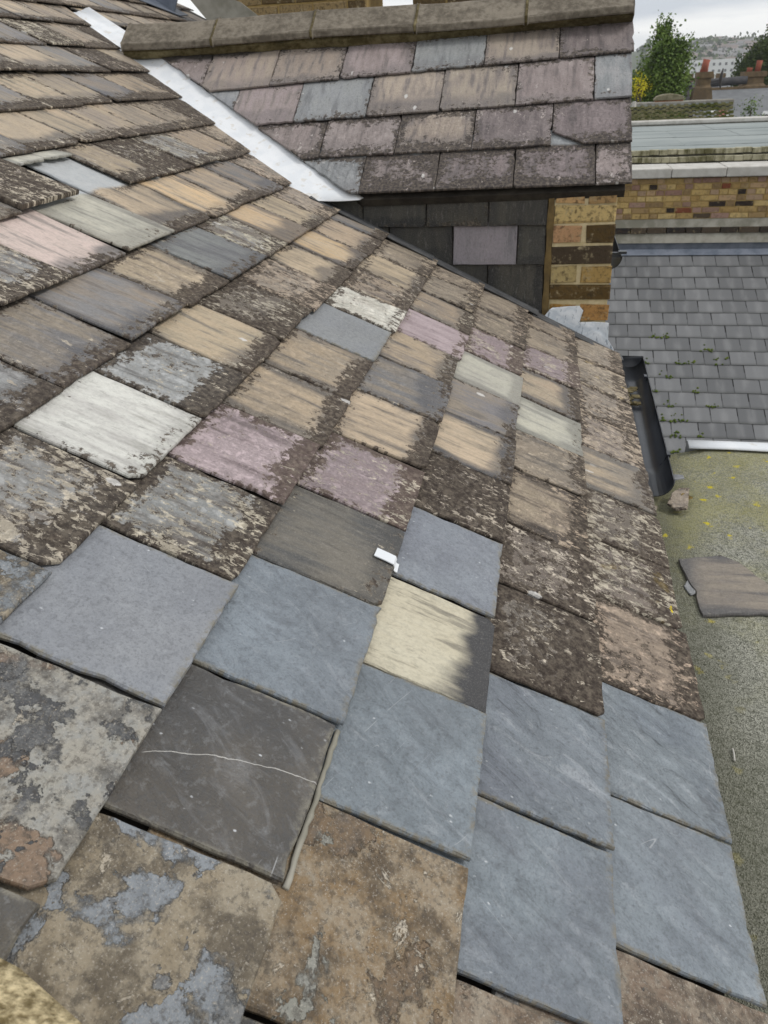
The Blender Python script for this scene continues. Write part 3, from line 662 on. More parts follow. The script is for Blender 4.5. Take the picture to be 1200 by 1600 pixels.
# crumpled lead patch at the foot of the pier
pp = [(-.004, -.860), (.030, -.812), (.040, -.806), (.066, -.803), (.100, -.799), (.142, -.798), (.158, -.815), (.152, -.838), (.148, -.862), (.20, -.860), (.259, -.863), (.262, -.930), (.288, -.970), (.286, -1.0), (.20, -.955), (.10, -.905)]
mb = MB(); cxp, czp = .125, -.893
mb.prism([(x, YW - .018 + R.uniform(-.003, .002), z) for x, z in pp], (0, .004, 0))
o = mb.build('lead_patch', PATCH, house)
setp(o, label='crumpled pale lead patch at the foot of the brick pier')
# dull flashing strips lapped along the foot of the cheek
edges = [-.60, -.36, -.10, .13, .36, .58, .735]
for i in range(len(edges) - 1):
    s0, s1 = edges[i] - .02, edges[i + 1]
    mb = MB(); V = []
    for j, s in enumerate((s0, (s0 + s1) / 2, s1)):
        hb = .0130 + .0018 * (i % 2) + .001 * j - (.004 if i >= 4 else 0)
        V += [MF(s, 3.0 + R.uniform(-.006, .006), hb), MF(s, 3.045, hb - .001), MF(s, 3.062, hb - .004), MF(s, 3.070, hb - .001)]
    mb.V = [tuple(v) for v in V]; mb.F = [(j * 4 + k, j * 4 + k + 1, j * 4 + 5 + k, j * 4 + 4 + k) for j in range(2) for k in range(3)]
    o = mb.build('flashing', DARKLEAD, house); md = o.modifiers.new('s', 'SOLIDIFY'); md.thickness = .003

# ---- gutters
def gutter(name, x, y0, y1, z, r, dx=0., cap0=False, cap1=True):
    N = 12; V = []; ro = r; ri = r - .0025; F = []; M_ = 6
    for i in range(M_ + 1):
        y = y0 + (y1 - y0) * i / M_; xx = x + dx * i / M_
        for rr in (ro, ri):
            for k in range(N + 1):
                a = math.pi + math.pi * k / N; V.append((xx + rr * math.cos(a), y, z + rr * math.sin(a) * 1.02))
    K_ = 2 * (N + 1)
    for i in range(M_):
        for k in range(N):
            a = i * K_ + k; F.append((a, a + 1, a + K_ + 1, a + K_)); b = a + N + 1; F.append((b, b + K_, b + K_ + 1, b + 1))
        for k in (0, N): a = i * K_ + k; F.append((a, a + K_, a + K_ + N + 1, a + N + 1))
    for i, cap in ((0, cap0), (M_, cap1)):
        for k in range(N): a = i * K_ + k; F.append((a, a + 1, a + N + 2, a + N + 1))
        if cap: F.append(tuple(i * K_ + k for k in range(N + 1)))
    return mesh(name, V, F, PLASTIC, house, True)
gut = gutter('gutter', .339, 2.0, 3.10, -1.002, .049, .018)
setp(gut, label='black plastic half-round gutter along the far eaves, open at its near end')
for yb in (2.18, 2.86):
    mb = MB(); mb.tube([(.336 + .018 * (yb - 2) + .050 * math.cos(math.pi + math.pi * k / 10), yb, -1.003 + .052 * math.sin(math.pi + math.pi * k / 10)) for k in range(11)], .004, 6); mb.box(.386, .396, yb - .012, yb + .012, -1.008, -.998)
    b_ = mb.build('bracket', PLASTIC, gut)
mb = MB(); rr_ = random.Random(3)
for i in range(14):
    x = .335 + rr_.uniform(-.02, .02); y = 2.72 + rr_.uniform(-.06, .1); z = -1.040 + rr_.uniform(0, .006); a = rr_.uniform(0, 3)
    mb.box(x - .012 * abs(math.cos(a)) - .003, x + .012 * abs(math.cos(a)) + .003, y - .012, y + .012, z, z + .004)
mb.build('silt', BED, gut)
g2 = gutter('gutter', .262, 3.36, 4.6, -.672, .048, 0, True, True)
mb = MB(); mb.box(.215, .30, 3.362, 3.375, -.672, -.655); mb.box(.292, .325, 3.355, 3.38, -.660, -.650); mb.box(.245, .256, 3.36, 3.38, -.655, -.60); mb.build('bracket', PLASTIC, g2)
# walls below
mb = MB(); mb.box(-3.3, .20, -1.1, 3.08, GZ, -1.28); mb.build('wall', WALLP, house)
mb = MB(); mb.box(.235, .262, -1.15, 3.08, -1.16, -1.035); mb.build('fascia', DARKLEAD, house)

# ---- chimneys behind the ridge
def bricks_face(parent, x0, x1, y, z0, z1, hc, wl, cols, mat, rnd, dep=.03, gapm=.010, header=False, proud=.006):
    z = z0; r = 0
    while z + hc <= z1 + 1e-6:
        x = x0 - (wl / 2 if r % 2 else 0); flem = (r % 2 == 0)
        while x < x1 - .01:
            w = wl if not header else (wl * .5 if (rnd.random() < .55) else wl)
            w *= rnd.uniform(.96, 1.04); a, b = max(x, x0), min(x + w - gapm, x1)
            if b - a > .03: brick(parent, a, b, y - proud - rnd.uniform(-.002, .003), z + gapm / 2, z + hc - gapm / 2, rnd.choice(cols), mat, dep, rnd, .004)
            x += w
        z += hc; r += 1
YEL = [(196, 164, 100), (176, 142, 84), (150, 118, 72), (186, 150, 112), (120, 92, 58), (168, 134, 108), (202, 172, 112), (96, 76, 50)]
def chimney(x0, x1, y0, y1, z0, z1, label, rnd):
    e = empty('chimney_stack', ((x0 + x1) / 2, (y0 + y1) / 2, z0), label, 'chimney')
    mb = MB(); mb.box(x0, x1, y0, y1, z0, z1); core = mb.build('stack_core', MORTAR_FAR, e)
    bricks_face(core, x0, x1, y0, .22, min(z1, .82), .075, .225, [(120, 96, 62), (98, 80, 52), (150, 128, 90), (84, 68, 46), (140, 122, 96)], BRICK, rnd)
    mb = MB(); mb.box(x0 - .05, x1 + .05, y0 - .05, y1 + .05, z1, z1 + .12); mb.build('cap', STONE, e)
    for i in range(2):
        cx = x0 + (x1 - x0) * (i + .5) / 2; mb = MB(); mb.tube([(cx, (y0 + y1) / 2, z1 + .12), (cx, (y0 + y1) / 2, z1 + .2), (cx, (y0 + y1) / 2, z1 + .5)], [.12, .105, .09], 14); o = mb.build('pot', BRICK_FAR, e, True); o['colA'] = lin(176, 84, 56); o['seed'] = 1.0
    return e
ch1 = chimney(-2.20, -1.19, 5.62, 6.2, -1.0, 1.9, 'old yellow brick chimney foot with pale mortar behind the ridge, beside blue lead flashing', random.Random(2))
ch2 = chimney(-.905, -.25, 5.72, 6.2, -1.0, 1.9, 'narrower brick chimney foot behind the ridge, right of the sky gap', random.Random(4))
mb = MB(); mb.prism([(-2.22, 5.60, .36), (-1.85, 5.60, .36), (-2.0, 5.60, .47), (-2.32, 5.60, .60), (-2.42, 5.60, .60)], (0, .08, 0)); mb.build('mortar_flaunching', CEMENT, ch1)
mb = MB(); mb.prism([MF(-2.62, 5.30, .02), MF(-2.36, 5.62, .02), MF(-2.36, 5.75, .03), MF(-2.9, 5.75, .03), MF(-2.9, 5.35, .02)], NV * .004)
mb.build('flashing', BLUELEAD, house)
mb = MB()
for i in range(3): mb.prism([MF(-2.42 - .13 * i, 5.66 - .002 * i, .02), MF(-2.55 - .13 * i, 5.66 - .002 * i, .02), MF(-2.55 - .13 * i, 5.66 - .002 * i, .20), MF(-2.42 - .13 * i, 5.66 - .002 * i, .16)], (0, .01, 0))
mb.build('step_flashing', BLUELEAD, house)

# ================================================================== FLAT FELT ROOF
fr = empty('flat_felt_roof', (1.3, .6, GZ), 'flat green-grey mineral felt roof with yellow lichen beside the eaves', 'roof')
mb = MB(); xs = [.262 + .13 * i for i in range(22)]; ys = [-1.4 + .124 * i for i in range(31)]; nx = len(xs)
for y in ys:
    for x in xs:
        mb.V.append((x, y, -1.040 + .004 * mnoise.noise(Vector((x * 3, y * 3, 1))) + .014 * max(0, 1 - (x - .262) / .12) * max(0, min(1, (1.9 - y) * 8)) - (.035 * max(0, min(1, (y - 1.88) * 9)) if x < .44 else 0)))
mb.F = [(j * nx + i, j * nx + i + 1, (j + 1) * nx + i + 1, (j + 1) * nx + i) for j in range(len(ys) - 1) for i in range(nx - 1)]
o = mb.build('felt', FELT, fr, True)
mb = MB(); mb.box(.27, 2.98, -1.39, 2.312, -1.25, -1.10); mb.build('roof_edge', DARKLEAD, fr)
mb = MB(); mb.box(.30, 2.9, -1.3, 2.25, GZ, -1.25); mb.build('wall', WALLP, fr)
mb = MB(); xs = [.470 + .12 * i for i in range(20)]
for x in xs:
    w = R.uniform(-.004, .004); mb.V += [(x, 2.296 + w, -1.034), (x, 2.302 + w, -1.029), (x, 2.33 + w, -1.027), (x, 2.348, -1.030), (x, 2.352, -1.09)]
mb.F = [(i * 5 + k, i * 5 + k + 1, i * 5 + 6 + k, i * 5 + 5 + k) for i in range(len(xs) - 1) for k in range(4)]
o = mb.build('lead_edge', LEAD, fr, True); md = o.modifiers.new('s', 'SOLIDIFY'); md.thickness = .003

# loose slates and bits on the felt
ZF = -1.036
def loose(name, pts, t, kind, label, cat, rnd, tilt=(0, 0), amp=.003, step=.02):
    cx = sum(p[0] for p in pts) / len(pts); cy = sum(p[1] for p in pts) / len(pts)
    fr_ = lambda a, b, h: Vector((a - cx, b - cy, h))
    hf = lambda a, b: t + .002 + tilt[0] * (a - cx) + tilt[1] * (b - cy)
    w = max(p[0] for p in pts) - min(p[0] for p in pts); l = max(p[1] for p in pts) - min(p[1] for p in pts)
    x0 = min(p[0] for p in pts); y0 = min(p[1] for p in pts)
    me = slate_mesh(pts, fr_, hf, t, lambda a, b: (b - y0, a - x0, (b - y0) / l, (a - x0) / w * .9 + .1), rnd, step, amp)
    o = bpy.data.objects.new(name, me); COL.objects.link(o); o.location = (cx, cy, ZF)
    dress(o, kind, rnd); return setp(o, label, cat)
rs = random.Random(31)
o = loose('broken_slate', [(.354, 1.640), (.452, 1.668), (.488, 1.640), (.575, 1.480), (.565, 1.462), (.470, 1.440), (.376, 1.425), (.372, 1.470), (.374, 1.512), (.362, 1.565)], .007, 't', 'broken brown-grey slate lying loose on the felt roof', 'slate', rs, (.02, .015)); o['lich'] = .08; o['tlich'] = .4; o['cream'] = .3; o['halo'] = .9; o['colA'] = lin(142, 132, 118); o['colB'] = lin(120, 112, 104)
loose('slate_flake', [(.362, 1.925), (.380, 1.985), (.405, 2.02), (.432, 2.02), (.410, 1.900), (.380, 1.892)], .005, 'm', 'small flat slate fragment below the open gutter end', 'slate', rs, (.03, 0), .002)
loose('slate_flake', [(.392, 2.105), (.425, 2.10), (.428, 2.082), (.40, 2.075)], .004, 'U', 'pale sliver of slate on the mossy felt behind the flat fragment', 'slate', rs, (.1, .1), .003, .012)
loose('slate_flake', [(.303, 1.93), (.335, 1.905), (.325, 1.875), (.30, 1.90)], .004, 'm', 'thin brown slate chip against the eaves under the gutter end', 'slate', rs, (0, .1), .003, .012)
loose('slate_flake', [(.364, 1.562), (.372, 1.505), (.362, 1.500), (.352, 1.535)], .003, 'U', 'pale splinter lying at the frayed edge of the broken slate', 'slate', rs, (.1, 0), .002, .01)
def leaf_obj(name, loc, size, rot, mat, label, cat):
    V = []; F = []; n = 6
    for i in range(n + 1):
        t = i / n; w = math.sin(t * math.pi) ** .8 * .5; z = .35 * (t - .5) ** 2 + .02
        V += [((t - .5), -w, z + w * .5), ((t - .5), 0, z), ((t - .5), w, z + w * .6)]
    for i in range(n): F += [(i * 3 + k, i * 3 + k + 1, i * 3 + 4 + k, i * 3 + 3 + k) for k in range(2)]
    me = bpy.data.meshes.new(name); me.from_pydata([tuple(c * size for c in v) for v in V], [], F); me.materials.append(mat); me.update()
    o = bpy.data.objects.new(name, me); COL.objects.link(o); o.location = loc; o.rotation_euler = (0, 0, rot)
    md = o.modifiers.new('s', 'SOLIDIFY'); md.thickness = .001
    return setp(o, label, cat)
LEAFM = simple('dead_leaf', (.20, .13, .02), (.10, .07, .015), 80, .7, .3)
leaf_obj('dry_leaf', (.418, 1.968, ZF - .002), .034, .8, LEAFM, 'single dry olive leaf curled on the mossy felt', 'leaf')
mb = MB(); mb.tube([(.3665, 1.046, ZF + .002), (.3660, 1.033, ZF + .003), (.3645, 1.018, ZF + .002)], .0016, 6); o = mb.build('twig', STONETOP); setp(o, 'tiny pale twig lying on the felt', 'twig')

# ================================================================== FOREGROUND COPING (out of focus)
mb = MB(); Ce = Vector((-.235, .165, -.47))
ax = Vector((-.089, .031, .0)).normalized(); ay = Vector((ax.y, -ax.x, 0)) ; az = Vector((0, 0, 1))
A = Vector((-.245, .215, -.50)); nu, nv = 16, 8; out = []
if ay.y > 0: ay = -ay
for i in range(nu + 1):
    for j in range(nv + 1):
        p = A + ax * (-.25 + .6 * i / nu) + ay * (.22 * j / nv)
        e = min(1, j / 1.2); p.z += -.02 * (1 - e) ** 2 + .006 * mnoise.noise(p * 60) + .003 * mnoise.noise(p * 160); p += ay * (.008 * mnoise.noise(p * 45) if j == 0 else 0)
        out.append(p)
n1 = nv + 1; mb.V = [tuple(p) for p in out]
mb.F = [(i * n1 + j, i * n1 + j + 1, (i + 1) * n1 + j + 1, (i + 1) * n1 + j) for i in range(nu) for j in range(nv)]
b = len(mb.V); mb.V += [tuple(Vector(mb.V[i * n1]) + Vector((0, 0, -.09))) for i in range(nu + 1)]
mb.F += [(i * n1, (i + 1) * n1, b + i + 1, b + i) for i in range(nu)]
b2 = len(mb.V); mb.V += [tuple(Vector(mb.V[i * n1 + nv]) + Vector((0, 0, -.09))) for i in range(nu + 1)]
mb.F += [(i * n1 + nv, b2 + i, b2 + i + 1, (i + 1) * n1 + nv) for i in range(nu)]
mb.F += [tuple(j for j in range(n1)) + (b2, b), tuple(nu * n1 + j for j in range(n1))[::-1] + (b + nu, b2 + nu)]
o = mb.build('coping_stone', COPE, None, True); setp(o, 'rough sandy coping in the near bottom corner, out of focus', 'coping')

# ================================================================== NEIGHBOUR: grey slope, parapet wall
P3 = rad(25); U3 = Vector((0, math.cos(P3), math.sin(P3))); N3 = Vector((0, -math.sin(P3), math.cos(P3))); O3 = Vector((0, 11.25, -2.247))
def NF(v, x, h=0.): return O3 + Vector((x, 0, 0)) + U3 * v + N3 * h
nb = empty('neighbour_roof', (1.8, 9.5, GZ), 'neighbouring roof slope of regular plain grey slates with moss in the joints', 'roof')
mb = MB(); mb.prism([NF(.12, -.3, -.012), NF(.12, 4.0, -.012), NF(-4.2, 4.0, -.012), NF(-4.2, -.3, -.012)], N3 * -.05); slope = mb.build('slope', DECK, nb)
EW, EE = .2885, .2315
gm = []
rs = random.Random(8)
for q in range(3):
    a = .0038; fr0 = lambda aa, b, h: (b, *(U3 * (-aa) + N3 * h).yz)
    me = slate_mesh([(0, a), (0, EW - a), (-EE * 1.5, EW - a), (-EE * 1.5, a)], fr0, lambda aa, b: .006 + .007 * (1 + aa / EE), .005, lambda aa, b: (b, -aa, b / EW, -aa / EE), rs, .08, .0009, .0012)
    me.materials.append(GREY); gm.append(me)
for r in range(17):
    for i in range(13):
        x = .06 + (i - (.5 if r % 2 else 0)) * EW
        o = bpy.data.objects.new('slate', rs.choice(gm)); link(o, slope); o.location = NF(-EE * r + rs.uniform(-.004, .004), x + rs.uniform(-.002, .002), rs.uniform(0, .003)); o['seed'] = rs.uniform(0, 9)
        o.rotation_euler = (0, rs.uniform(-.006, .006), rs.uniform(-.006, .006))
mb = MB()
for (r, i, k) in [(7, 5.1, 4), (7, 5.6, 4), (8, 7.1, 3), (9, 4.6, 4), (9, 5.9, 4), (9, 6.4, 3), (10, 5.5, 3), (11, 4.05, 3), (11, 5.0, 3), (11, 6.5, 3), (12, 4.5, 2), (12, 5.55, 4), (13, 5.1, 4), (13, 5.6, 5), (13, 6.0, 3), (14, 4.6, 2), (13, 4.5, 3), (14, 5.6, 4), (14, 6.5, 3), (15, 4.5, 2), (15, 5.55, 4), (16, 4.2, 4), (16, 5.1, 3), (16, 5.6, 2), (9, 7.5, 3), (12, 7.1, 3), (10, 4.0, 2)]:
    for q in range(k * 3):
        p = NF(-EE * r + rs.uniform(-.012, .03 if rs.random() < .7 else .12), .06 + i * EW - .14 + rs.gauss(0, .035), .014); rr = rs.uniform(.009, .022)
        b = len(mb.V); mb.V += [tuple(p + Vector(v) * rr) for v in ((1, 0, 0), (-1, 0, 0), (0, 1, 0), (0, -1, 0), (0, 0, 1), (0, 0, -.4))]
        mb.F += [(b + f[0], b + f[1], b + f[2]) for f in ((0, 2, 4), (2, 1, 4), (1, 3, 4), (3, 0, 4), (2, 0, 5), (1, 2, 5), (3, 1, 5), (0, 3, 5))]
o = mb.build('moss', MOSS, nb, True); o['kind'] = 'stuff'
mb = MB(); mb.prism([NF(-.005, -.3, .02), NF(-.005, 4.0, .02), NF(.12, 4.0, .026), NF(.12, -.3, .026)], N3 * .005); mb.build('flashing', BLUELEAD, nb)
mb = MB(); mb.box(-.3, 4.0, 11.375, 11.40, -2.225, -2.085); mb.build('upstand', BLUELEAD, nb)
mb = MB(); mb.box(-.25, 3.95, 7.6, 11.3, GZ, -4.3); mb.build('wall', WALLP, nb)

pw = empty('parapet_wall', (1.8, 11.6, GZ), 'yellow stock brick parapet wall with stone coping above the grey slope', 'wall')
mb = MB(); mb.box(-.3, 4.0, 11.42, 11.86, GZ, -1.29); core = mb.build('wall_core', MORTAR_FAR, pw)
rs = random.Random(17)
COLW = [(190, 162, 106), (176, 148, 96), (158, 132, 92), (184, 154, 118), (140, 116, 82), (168, 142, 116), (198, 172, 118), (170, 140, 88)] * 5 + [(148, 120, 104), (160, 130, 116), (150, 118, 104)] * 3 + [(50, 42, 38), (46, 40, 38), (128, 72, 50), (82, 70, 56)]
for r in range(7):
    z0 = -1.795 + r * .0728; x = -.28 - rs.uniform(0, .15); wl = .225
    while x < 3.95:
        w = (.113 if (r >= 4 and rs.random() < .85) or rs.random() < .45 else .225) * rs.uniform(.95, 1.05)
        brick(core, x, x + w - .013, 11.412 - rs.uniform(0, .004), z0 + .006, z0 + .0728 - .006, rs.choice(COLW), BRICK_FAR, .02, rs, .004); x += w
mb = MB(); mb.prism([(-.3, 11.37, -1.894), (-.3, 11.418, -1.795), (-.3, 11.42, -1.90)], (4.3, 0, 0)); mb.build('cement_fillet', CEMENT, pw)
x = -.3
while x < 3.95:
    w = rs.uniform(.19, .26); o = brick(core, x, x + w - .012, 11.355, -1.968, -1.896, rs.choice([(58, 52, 46), (46, 42, 40), (80, 70, 58)]), BRICK_FAR, .06, rs, .004); x += w
mb = MB(); mb.prism([(-.3, 11.33, -2.088), (-.3, 11.372, -1.97), (-.3, 11.42, -1.97), (-.3, 11.42, -2.09)], (4.3, 0, 0)); mb.build('cement_fillet', CEMENT, pw)
for i, (xa, xb) in enumerate([(-.3, .72), (.726, 1.55), (1.556, 2.22), (2.226, 3.1), (3.106, 4.0)]):
    mb = MB(); mb.box(xa, xb, 11.33 + .004 * (i % 2), 11.93, -1.275 - .004 * (i % 2), -1.165 + .004 * (i % 2)); bevel(mb.build('coping_stone', STONETOP, pw), .012, 2)

# mossy tiled strip, sheet roof and low parapet beyond
TILE_M = simple('mossy_tile', (.13, .12, .055), (.46, .43, .31), 5, .95, .6, stretch=(2.5, 1, 1))
PANT_M = simple('mossy_pantile', (.075, .085, .012), (.22, .20, .11), 5, .95, .8)
sh = empty('sheet_roof', (2.5, 17.5, GZ), 'pale grey sheet roof behind the parapet with a mossy tiled edge', 'roof')
mb = MB(); rs = random.Random(6)
for r in range(5):
    x = -.6
    while x < 6:
        w = rs.uniform(.13, .17); y = 14.62 + r * .11; z = -1.72 + r * .105; d = rs.uniform(-.008, .012)
        mb.box(x, x + w - .007, y + d, y + .13 + d, z + d * .5 - .03, z + .045 + d * .5); x += w
o = mb.build('edge_tiles', TILE_M, sh); o['kind'] = 'stuff'
mb = MB(); mb.box(-.6, 6, 15.22, 21.8, GZ, -1.325); mb.build('wall', CEMENT, sh)
for i, (ya, yb, zz) in enumerate([(15.20, 16.4, -1.300), (16.4, 18.2, -1.292), (18.2, 20.0, -1.284), (20.0, 21.8, -1.276)]):
    x = -.6; k = 0
    while x < 6:
        w = rs.uniform(1.2, 2.2); mb = MB(); mb.box(x, min(6, x + w) - .01, ya, yb + .03, zz - .02, zz + .003 * (k % 2)); mb.build('roof_sheet', GREYFELT, sh); x += w; k += 1
mb = MB(); mb.box(-.6, 6.2, 21.85, 22.2, -3, -1.25); mb.build('low_parapet', CEMENT, sh)
mb = MB(); mb.box(-.6, 6.2, 21.80, 22.25, -1.25, -1.165); bevel(mb.build('low_coping', STONETOP, sh), .02, 2)

# ================================================================== FURTHER ROOFS
def at(px_dir, Y): return None
pt = empty('pantiled_roof', (3.2, 27, GZ), 'small mossy green pantiled roof with a rounded coping hump above it', 'roof')
mb = MB(); rs = random.Random(9)
for r in range(9):
    x = 1.2
    while x < 5.08:
        y = 25.5 + r * .14; z = -1.92 + r * .105
        for (dx, dz) in ((0, 0), (.10, .03)): mb.box(x + dx, x + dx + .10, y, y + .22, z + dz - .02 + rs.uniform(-.012, .012), z + dz + .05)
        x += .205
o = mb.build('pantiles', PANT_M, pt); o['kind'] = 'stuff'
mb = MB(); mb.box(1.2, 5.1, 25.7, 27.4, GZ, -1.86); mb.build('wall', CEMENT, pt)
mb = MB(); mb.box(1.2, 5.05, 26.72, 26.80, -1.2, -1.0); mb.build('lead_band', GREYFELT, pt)
mb = MB(); mb.box(1.2, 5.15, 26.80, 27.2, -1.2, -.93); bevel(mb.build('coping', STONE, pt), .03, 2)
mb = MB(); mb.box(2.95, 3.74, 26.85, 27.2, -.93, -.84); o = mb.build('hump_brick', BRICK_FAR, pt); o['colA'] = lin(150, 96, 62); o['seed'] = 2.
mb = MB(); pr = [(2.92 + .84 * k / 12, 26.82, -.86 + .13 * math.sin(math.pi * k / 12) ** .45) for k in range(13)]; mb.prism(pr + [(3.76, 26.82, -.90), (2.92, 26.82, -.90)], (0, .42, 0)); bevel(mb.build('hump', simple('hump_mortar', (.12, .11, .06), (.28, .25, .17), 6, .95, .6), pt), .03, 2)
mb = MB()
for k in range(6):
    a = math.pi * k / 5; mb.tube([(2.28, 26.0, -1.0), (2.28, 26.0, -.86)], [.07, .05], 10)
    break
mb.build('vent_cowl', STONETOP, pt)

def house_far(name, loc, w, dpt, hw, hr, label, cat, wall, roof, axis='x', group=None, chim=0, parts=True):
    """gabled house with its ridge along X or Y, windows on the near face"""
    x, y, z = loc; e = empty(name, loc, label, cat, group)
    mb = MB(); mb.box(x - w / 2, x + w / 2, y - dpt / 2, y + dpt / 2, z, z + hw); mb.build('wall', wall, e)
    ov = .18
    if axis == 'x': pr = [(x - w / 2 - ov, y - dpt / 2 - ov, z + hw - .1), (x - w / 2 - ov, y, z + hw + hr), (x - w / 2 - ov, y + dpt / 2 + ov, z + hw - .1)]; ex = (w + 2 * ov, 0, 0)
    else: pr = [(x - w / 2 - ov, y - dpt / 2 - ov, z + hw - .1), (x, y - dpt / 2 - ov, z + hw + hr), (x + w / 2 + ov, y - dpt / 2 - ov, z + hw - .1)]; ex = (0, dpt + 2 * ov, 0)
    mb = MB(); mb.prism(pr, ex); mb.build('roof', roof, e)
    return e
SLATEF = simple('far_slate', (.13, .135, .14), (.18, .185, .19), 3, .8, .3, stretch=(1, 1, 3))
DSLATE = simple('dark_slate', (.05, .05, .055), (.085, .08, .08), 4, .8, .3)
REDCL = simple('red_pot_clay', lin(158, 92, 74), lin(138, 78, 62), 6, .85, .3)
CHB = simple('sooty_brick', lin(126, 106, 80), lin(92, 78, 60), 5, .9, .5)
WHITE = simple('white_paint', (.74, .74, .73), (.80, .80, .79), 3, .6, .1)
GLASS = simple('dark_glass', (.02, .025, .03), (.035, .04, .045), 3, .15, .0, spec=.6)
e = house_far('slate_roofed_house', (9.5, 40.2, GZ), 7.6, 9.2, 4.95, 1.68, 'house with plain blue-grey slate slope and red ridge line behind the mossy roofs', 'house', CEMENT, SLATEF)
mb = MB(); mb.box(5.6, 13.4, 40.05, 40.35, -1.02, -.93); mb.build('ridge_tiles', CHB, e)
for xx in (6.95, 8.55):
    mb = MB(); mb.box(xx - .13, xx + .13, 37.6, 37.75, -2.05, -1.80); mb.box(xx - .18, xx + .18, 37.5, 37.8, -1.92, -1.88); o = mb.build('roof_vent', WHITE, e)
mb = MB(); mb.tube([(6.2, 41.2, -.78), (8.3, 41.2, -.70)], .17, 10); mb.build('pipe', DSLATE, e, True)
def stack(x, y, z0, z1, w, flare, label, pots, rnd, lean=0.):
    c = empty('chimney_stack', (x, y, z0), label, 'chimney')
    mb = MB(); k = [(w * flare, z0), (w * .62, z0 + (z1 - z0) * .55), (w * .5, z0 + (z1 - z0) * .62), (w * .5, z1 - .22), (w * .6, z1 - .2), (w * .6, z1)]
    for (hw, z) in k: mb.V += [(x - hw, y - hw, z), (x + hw, y - hw, z), (x + hw, y + hw, z), (x - hw, y + hw, z)]
    for i in range(len(k) - 1): mb.F += [(i * 4 + b, i * 4 + (b + 1) % 4, i * 4 + 4 + (b + 1) % 4, i * 4 + 4 + b) for b in range(4)]
    mb.F += [tuple(len(mb.V) - 4 + i for i in range(4))]
    mb.build('stack', CHB, c)
    for (dx, h) in pots:
        mb = MB(); mb.tube([(x + dx, y, z1 - .02), (x + dx + lean * h * .5, y, z1 + h * .5), (x + dx + lean * h, y, z1 + h)], [.13, .115, .13], 12); mb.build('pot', REDCL, c, True)
    return c
stack(5.50, 35, -1.45, -.27, .48, .85, 'flared brick chimney with one leaning red pot and a satellite dish', [(-.05, .40)], R, .2)
stack(8.62, 41.6, -1.6, -.40, .78, .55, 'broad brick chimney with red pot at the right edge of the view', [(-.2, .16), (.14, .42)], R, .08)
stack(6.95, 44, -2.0, -.45, .62, .6, 'small distant chimney with a red pot between two nearer stacks', [(0, .42)], R)
d_ = empty('satellite_dish', (6.0, 34.9, -.75), 'dark satellite dish fixed beside the flared chimney', 'dish')
mb = MB(); V = []
for rr, dz in ((.0, .0), (.16, .03), (.26, .08)):
    for k in range(12): V.append((6.04 + dz, 34.9 + rr * .5 * math.cos(k * math.pi / 6), -.52 + rr * 1.35 * math.sin(k * math.pi / 6)))
mb.V = V; mb.F = [(a * 12 + k, a * 12 + (k + 1) % 12, (a + 1) * 12 + (k + 1) % 12, (a + 1) * 12 + k) for a in range(2) for k in range(12)]
o = mb.build('reflector', DSLATE, d_); md = o.modifiers.new('s', 'SOLIDIFY'); md.thickness = .03
mb = MB(); mb.tube([(5.75, 34.9, -.62), (6.05, 34.9, -.56)], .025, 6); mb.build('arm', DSLATE, d_)
# mansard with dormer window
mn = empty('mansard_house', (4.6, 36.5, GZ), 'dark slated mansard with a white dormer window and domed rooflight beside the tree', 'house')
mb = MB(); mb.prism([(3.6, 35.2, -1.9), (3.6, 36.2, -.72), (3.6, 39, -.72), (3.6, 39, -1.9)], (1.75, 0, 0)); mb.build('mansard_slope', DSLATE, mn)
mb = MB(); mb.box(3.62, 5.33, 35.2, 39, GZ, -1.9); mb.build('wall', CEMENT, mn)
mb = MB(); mb.box(3.62, 5.33, 36.1, 38.9, -.72, -.64); mb.build('flat_top', GREYFELT, mn)
w_ = MB().box(4.40, 4.92, 34.95, 36.0, -1.42, -.70).build('dormer', DSLATE, mn)
for (a, b, c, d) in ((4.42, 4.50, -1.40, -.82), (4.80, 4.88, -1.40, -.82), (4.50, 4.80, -.90, -.82), (4.50, 4.80, -1.40, -1.31)): MB().box(a, b, 34.90, 34.95, c, d).build('window_frame', WHITE, w_)
MB().box(4.50, 4.80, 34.925, 34.94, -1.31, -.90).build('pane', GLASS, w_)
mb = MB(); mb.V = [(4.75 + .32 * math.cos(t) * math.cos(p), 36.6 + .32 * math.sin(t) * math.cos(p), -.64 + .16 * math.sin(p)) for p in (0, .4, .8, 1.2, 1.5) for t in [k * math.pi / 6 for k in range(12)]]
mb.F = [(a * 12 + k, a * 12 + (k + 1) % 12, (a + 1) * 12 + (k + 1) % 12, (a + 1) * 12 + k) for a in range(4) for k in range(12)] + [tuple(48 + k for k in range(12))]
mb.build('rooflight_dome', WHITE, mn, True)
# raking verge between pantiles and slate slope
vg = empty('red_verge_roof', (5.6, 30, GZ), 'short red-tiled verge rising beside the mossy pantiles', 'roof')
mb = MB(); mb.prism([(5.05, 29.4, -1.75), (5.55, 30.4, -1.12), (5.75, 30.4, -1.20), (5.30, 29.4, -1.9)], (0, .4, -.1)); mb.build('verge', simple('faded_red_tile', lin(140, 92, 80), lin(112, 84, 78), 6, .9, .4), vg)
mb = MB(); mb.tube([(4.98, 29.4, -1.42), (5.22, 29.6, -1.16)], .05, 8); mb.build('white_pipe', WHITE, vg); mb = MB(); mb.box(5.1, 6.0, 29.6, 32, GZ, -1.9); mb.build('wall', CEMENT, vg)

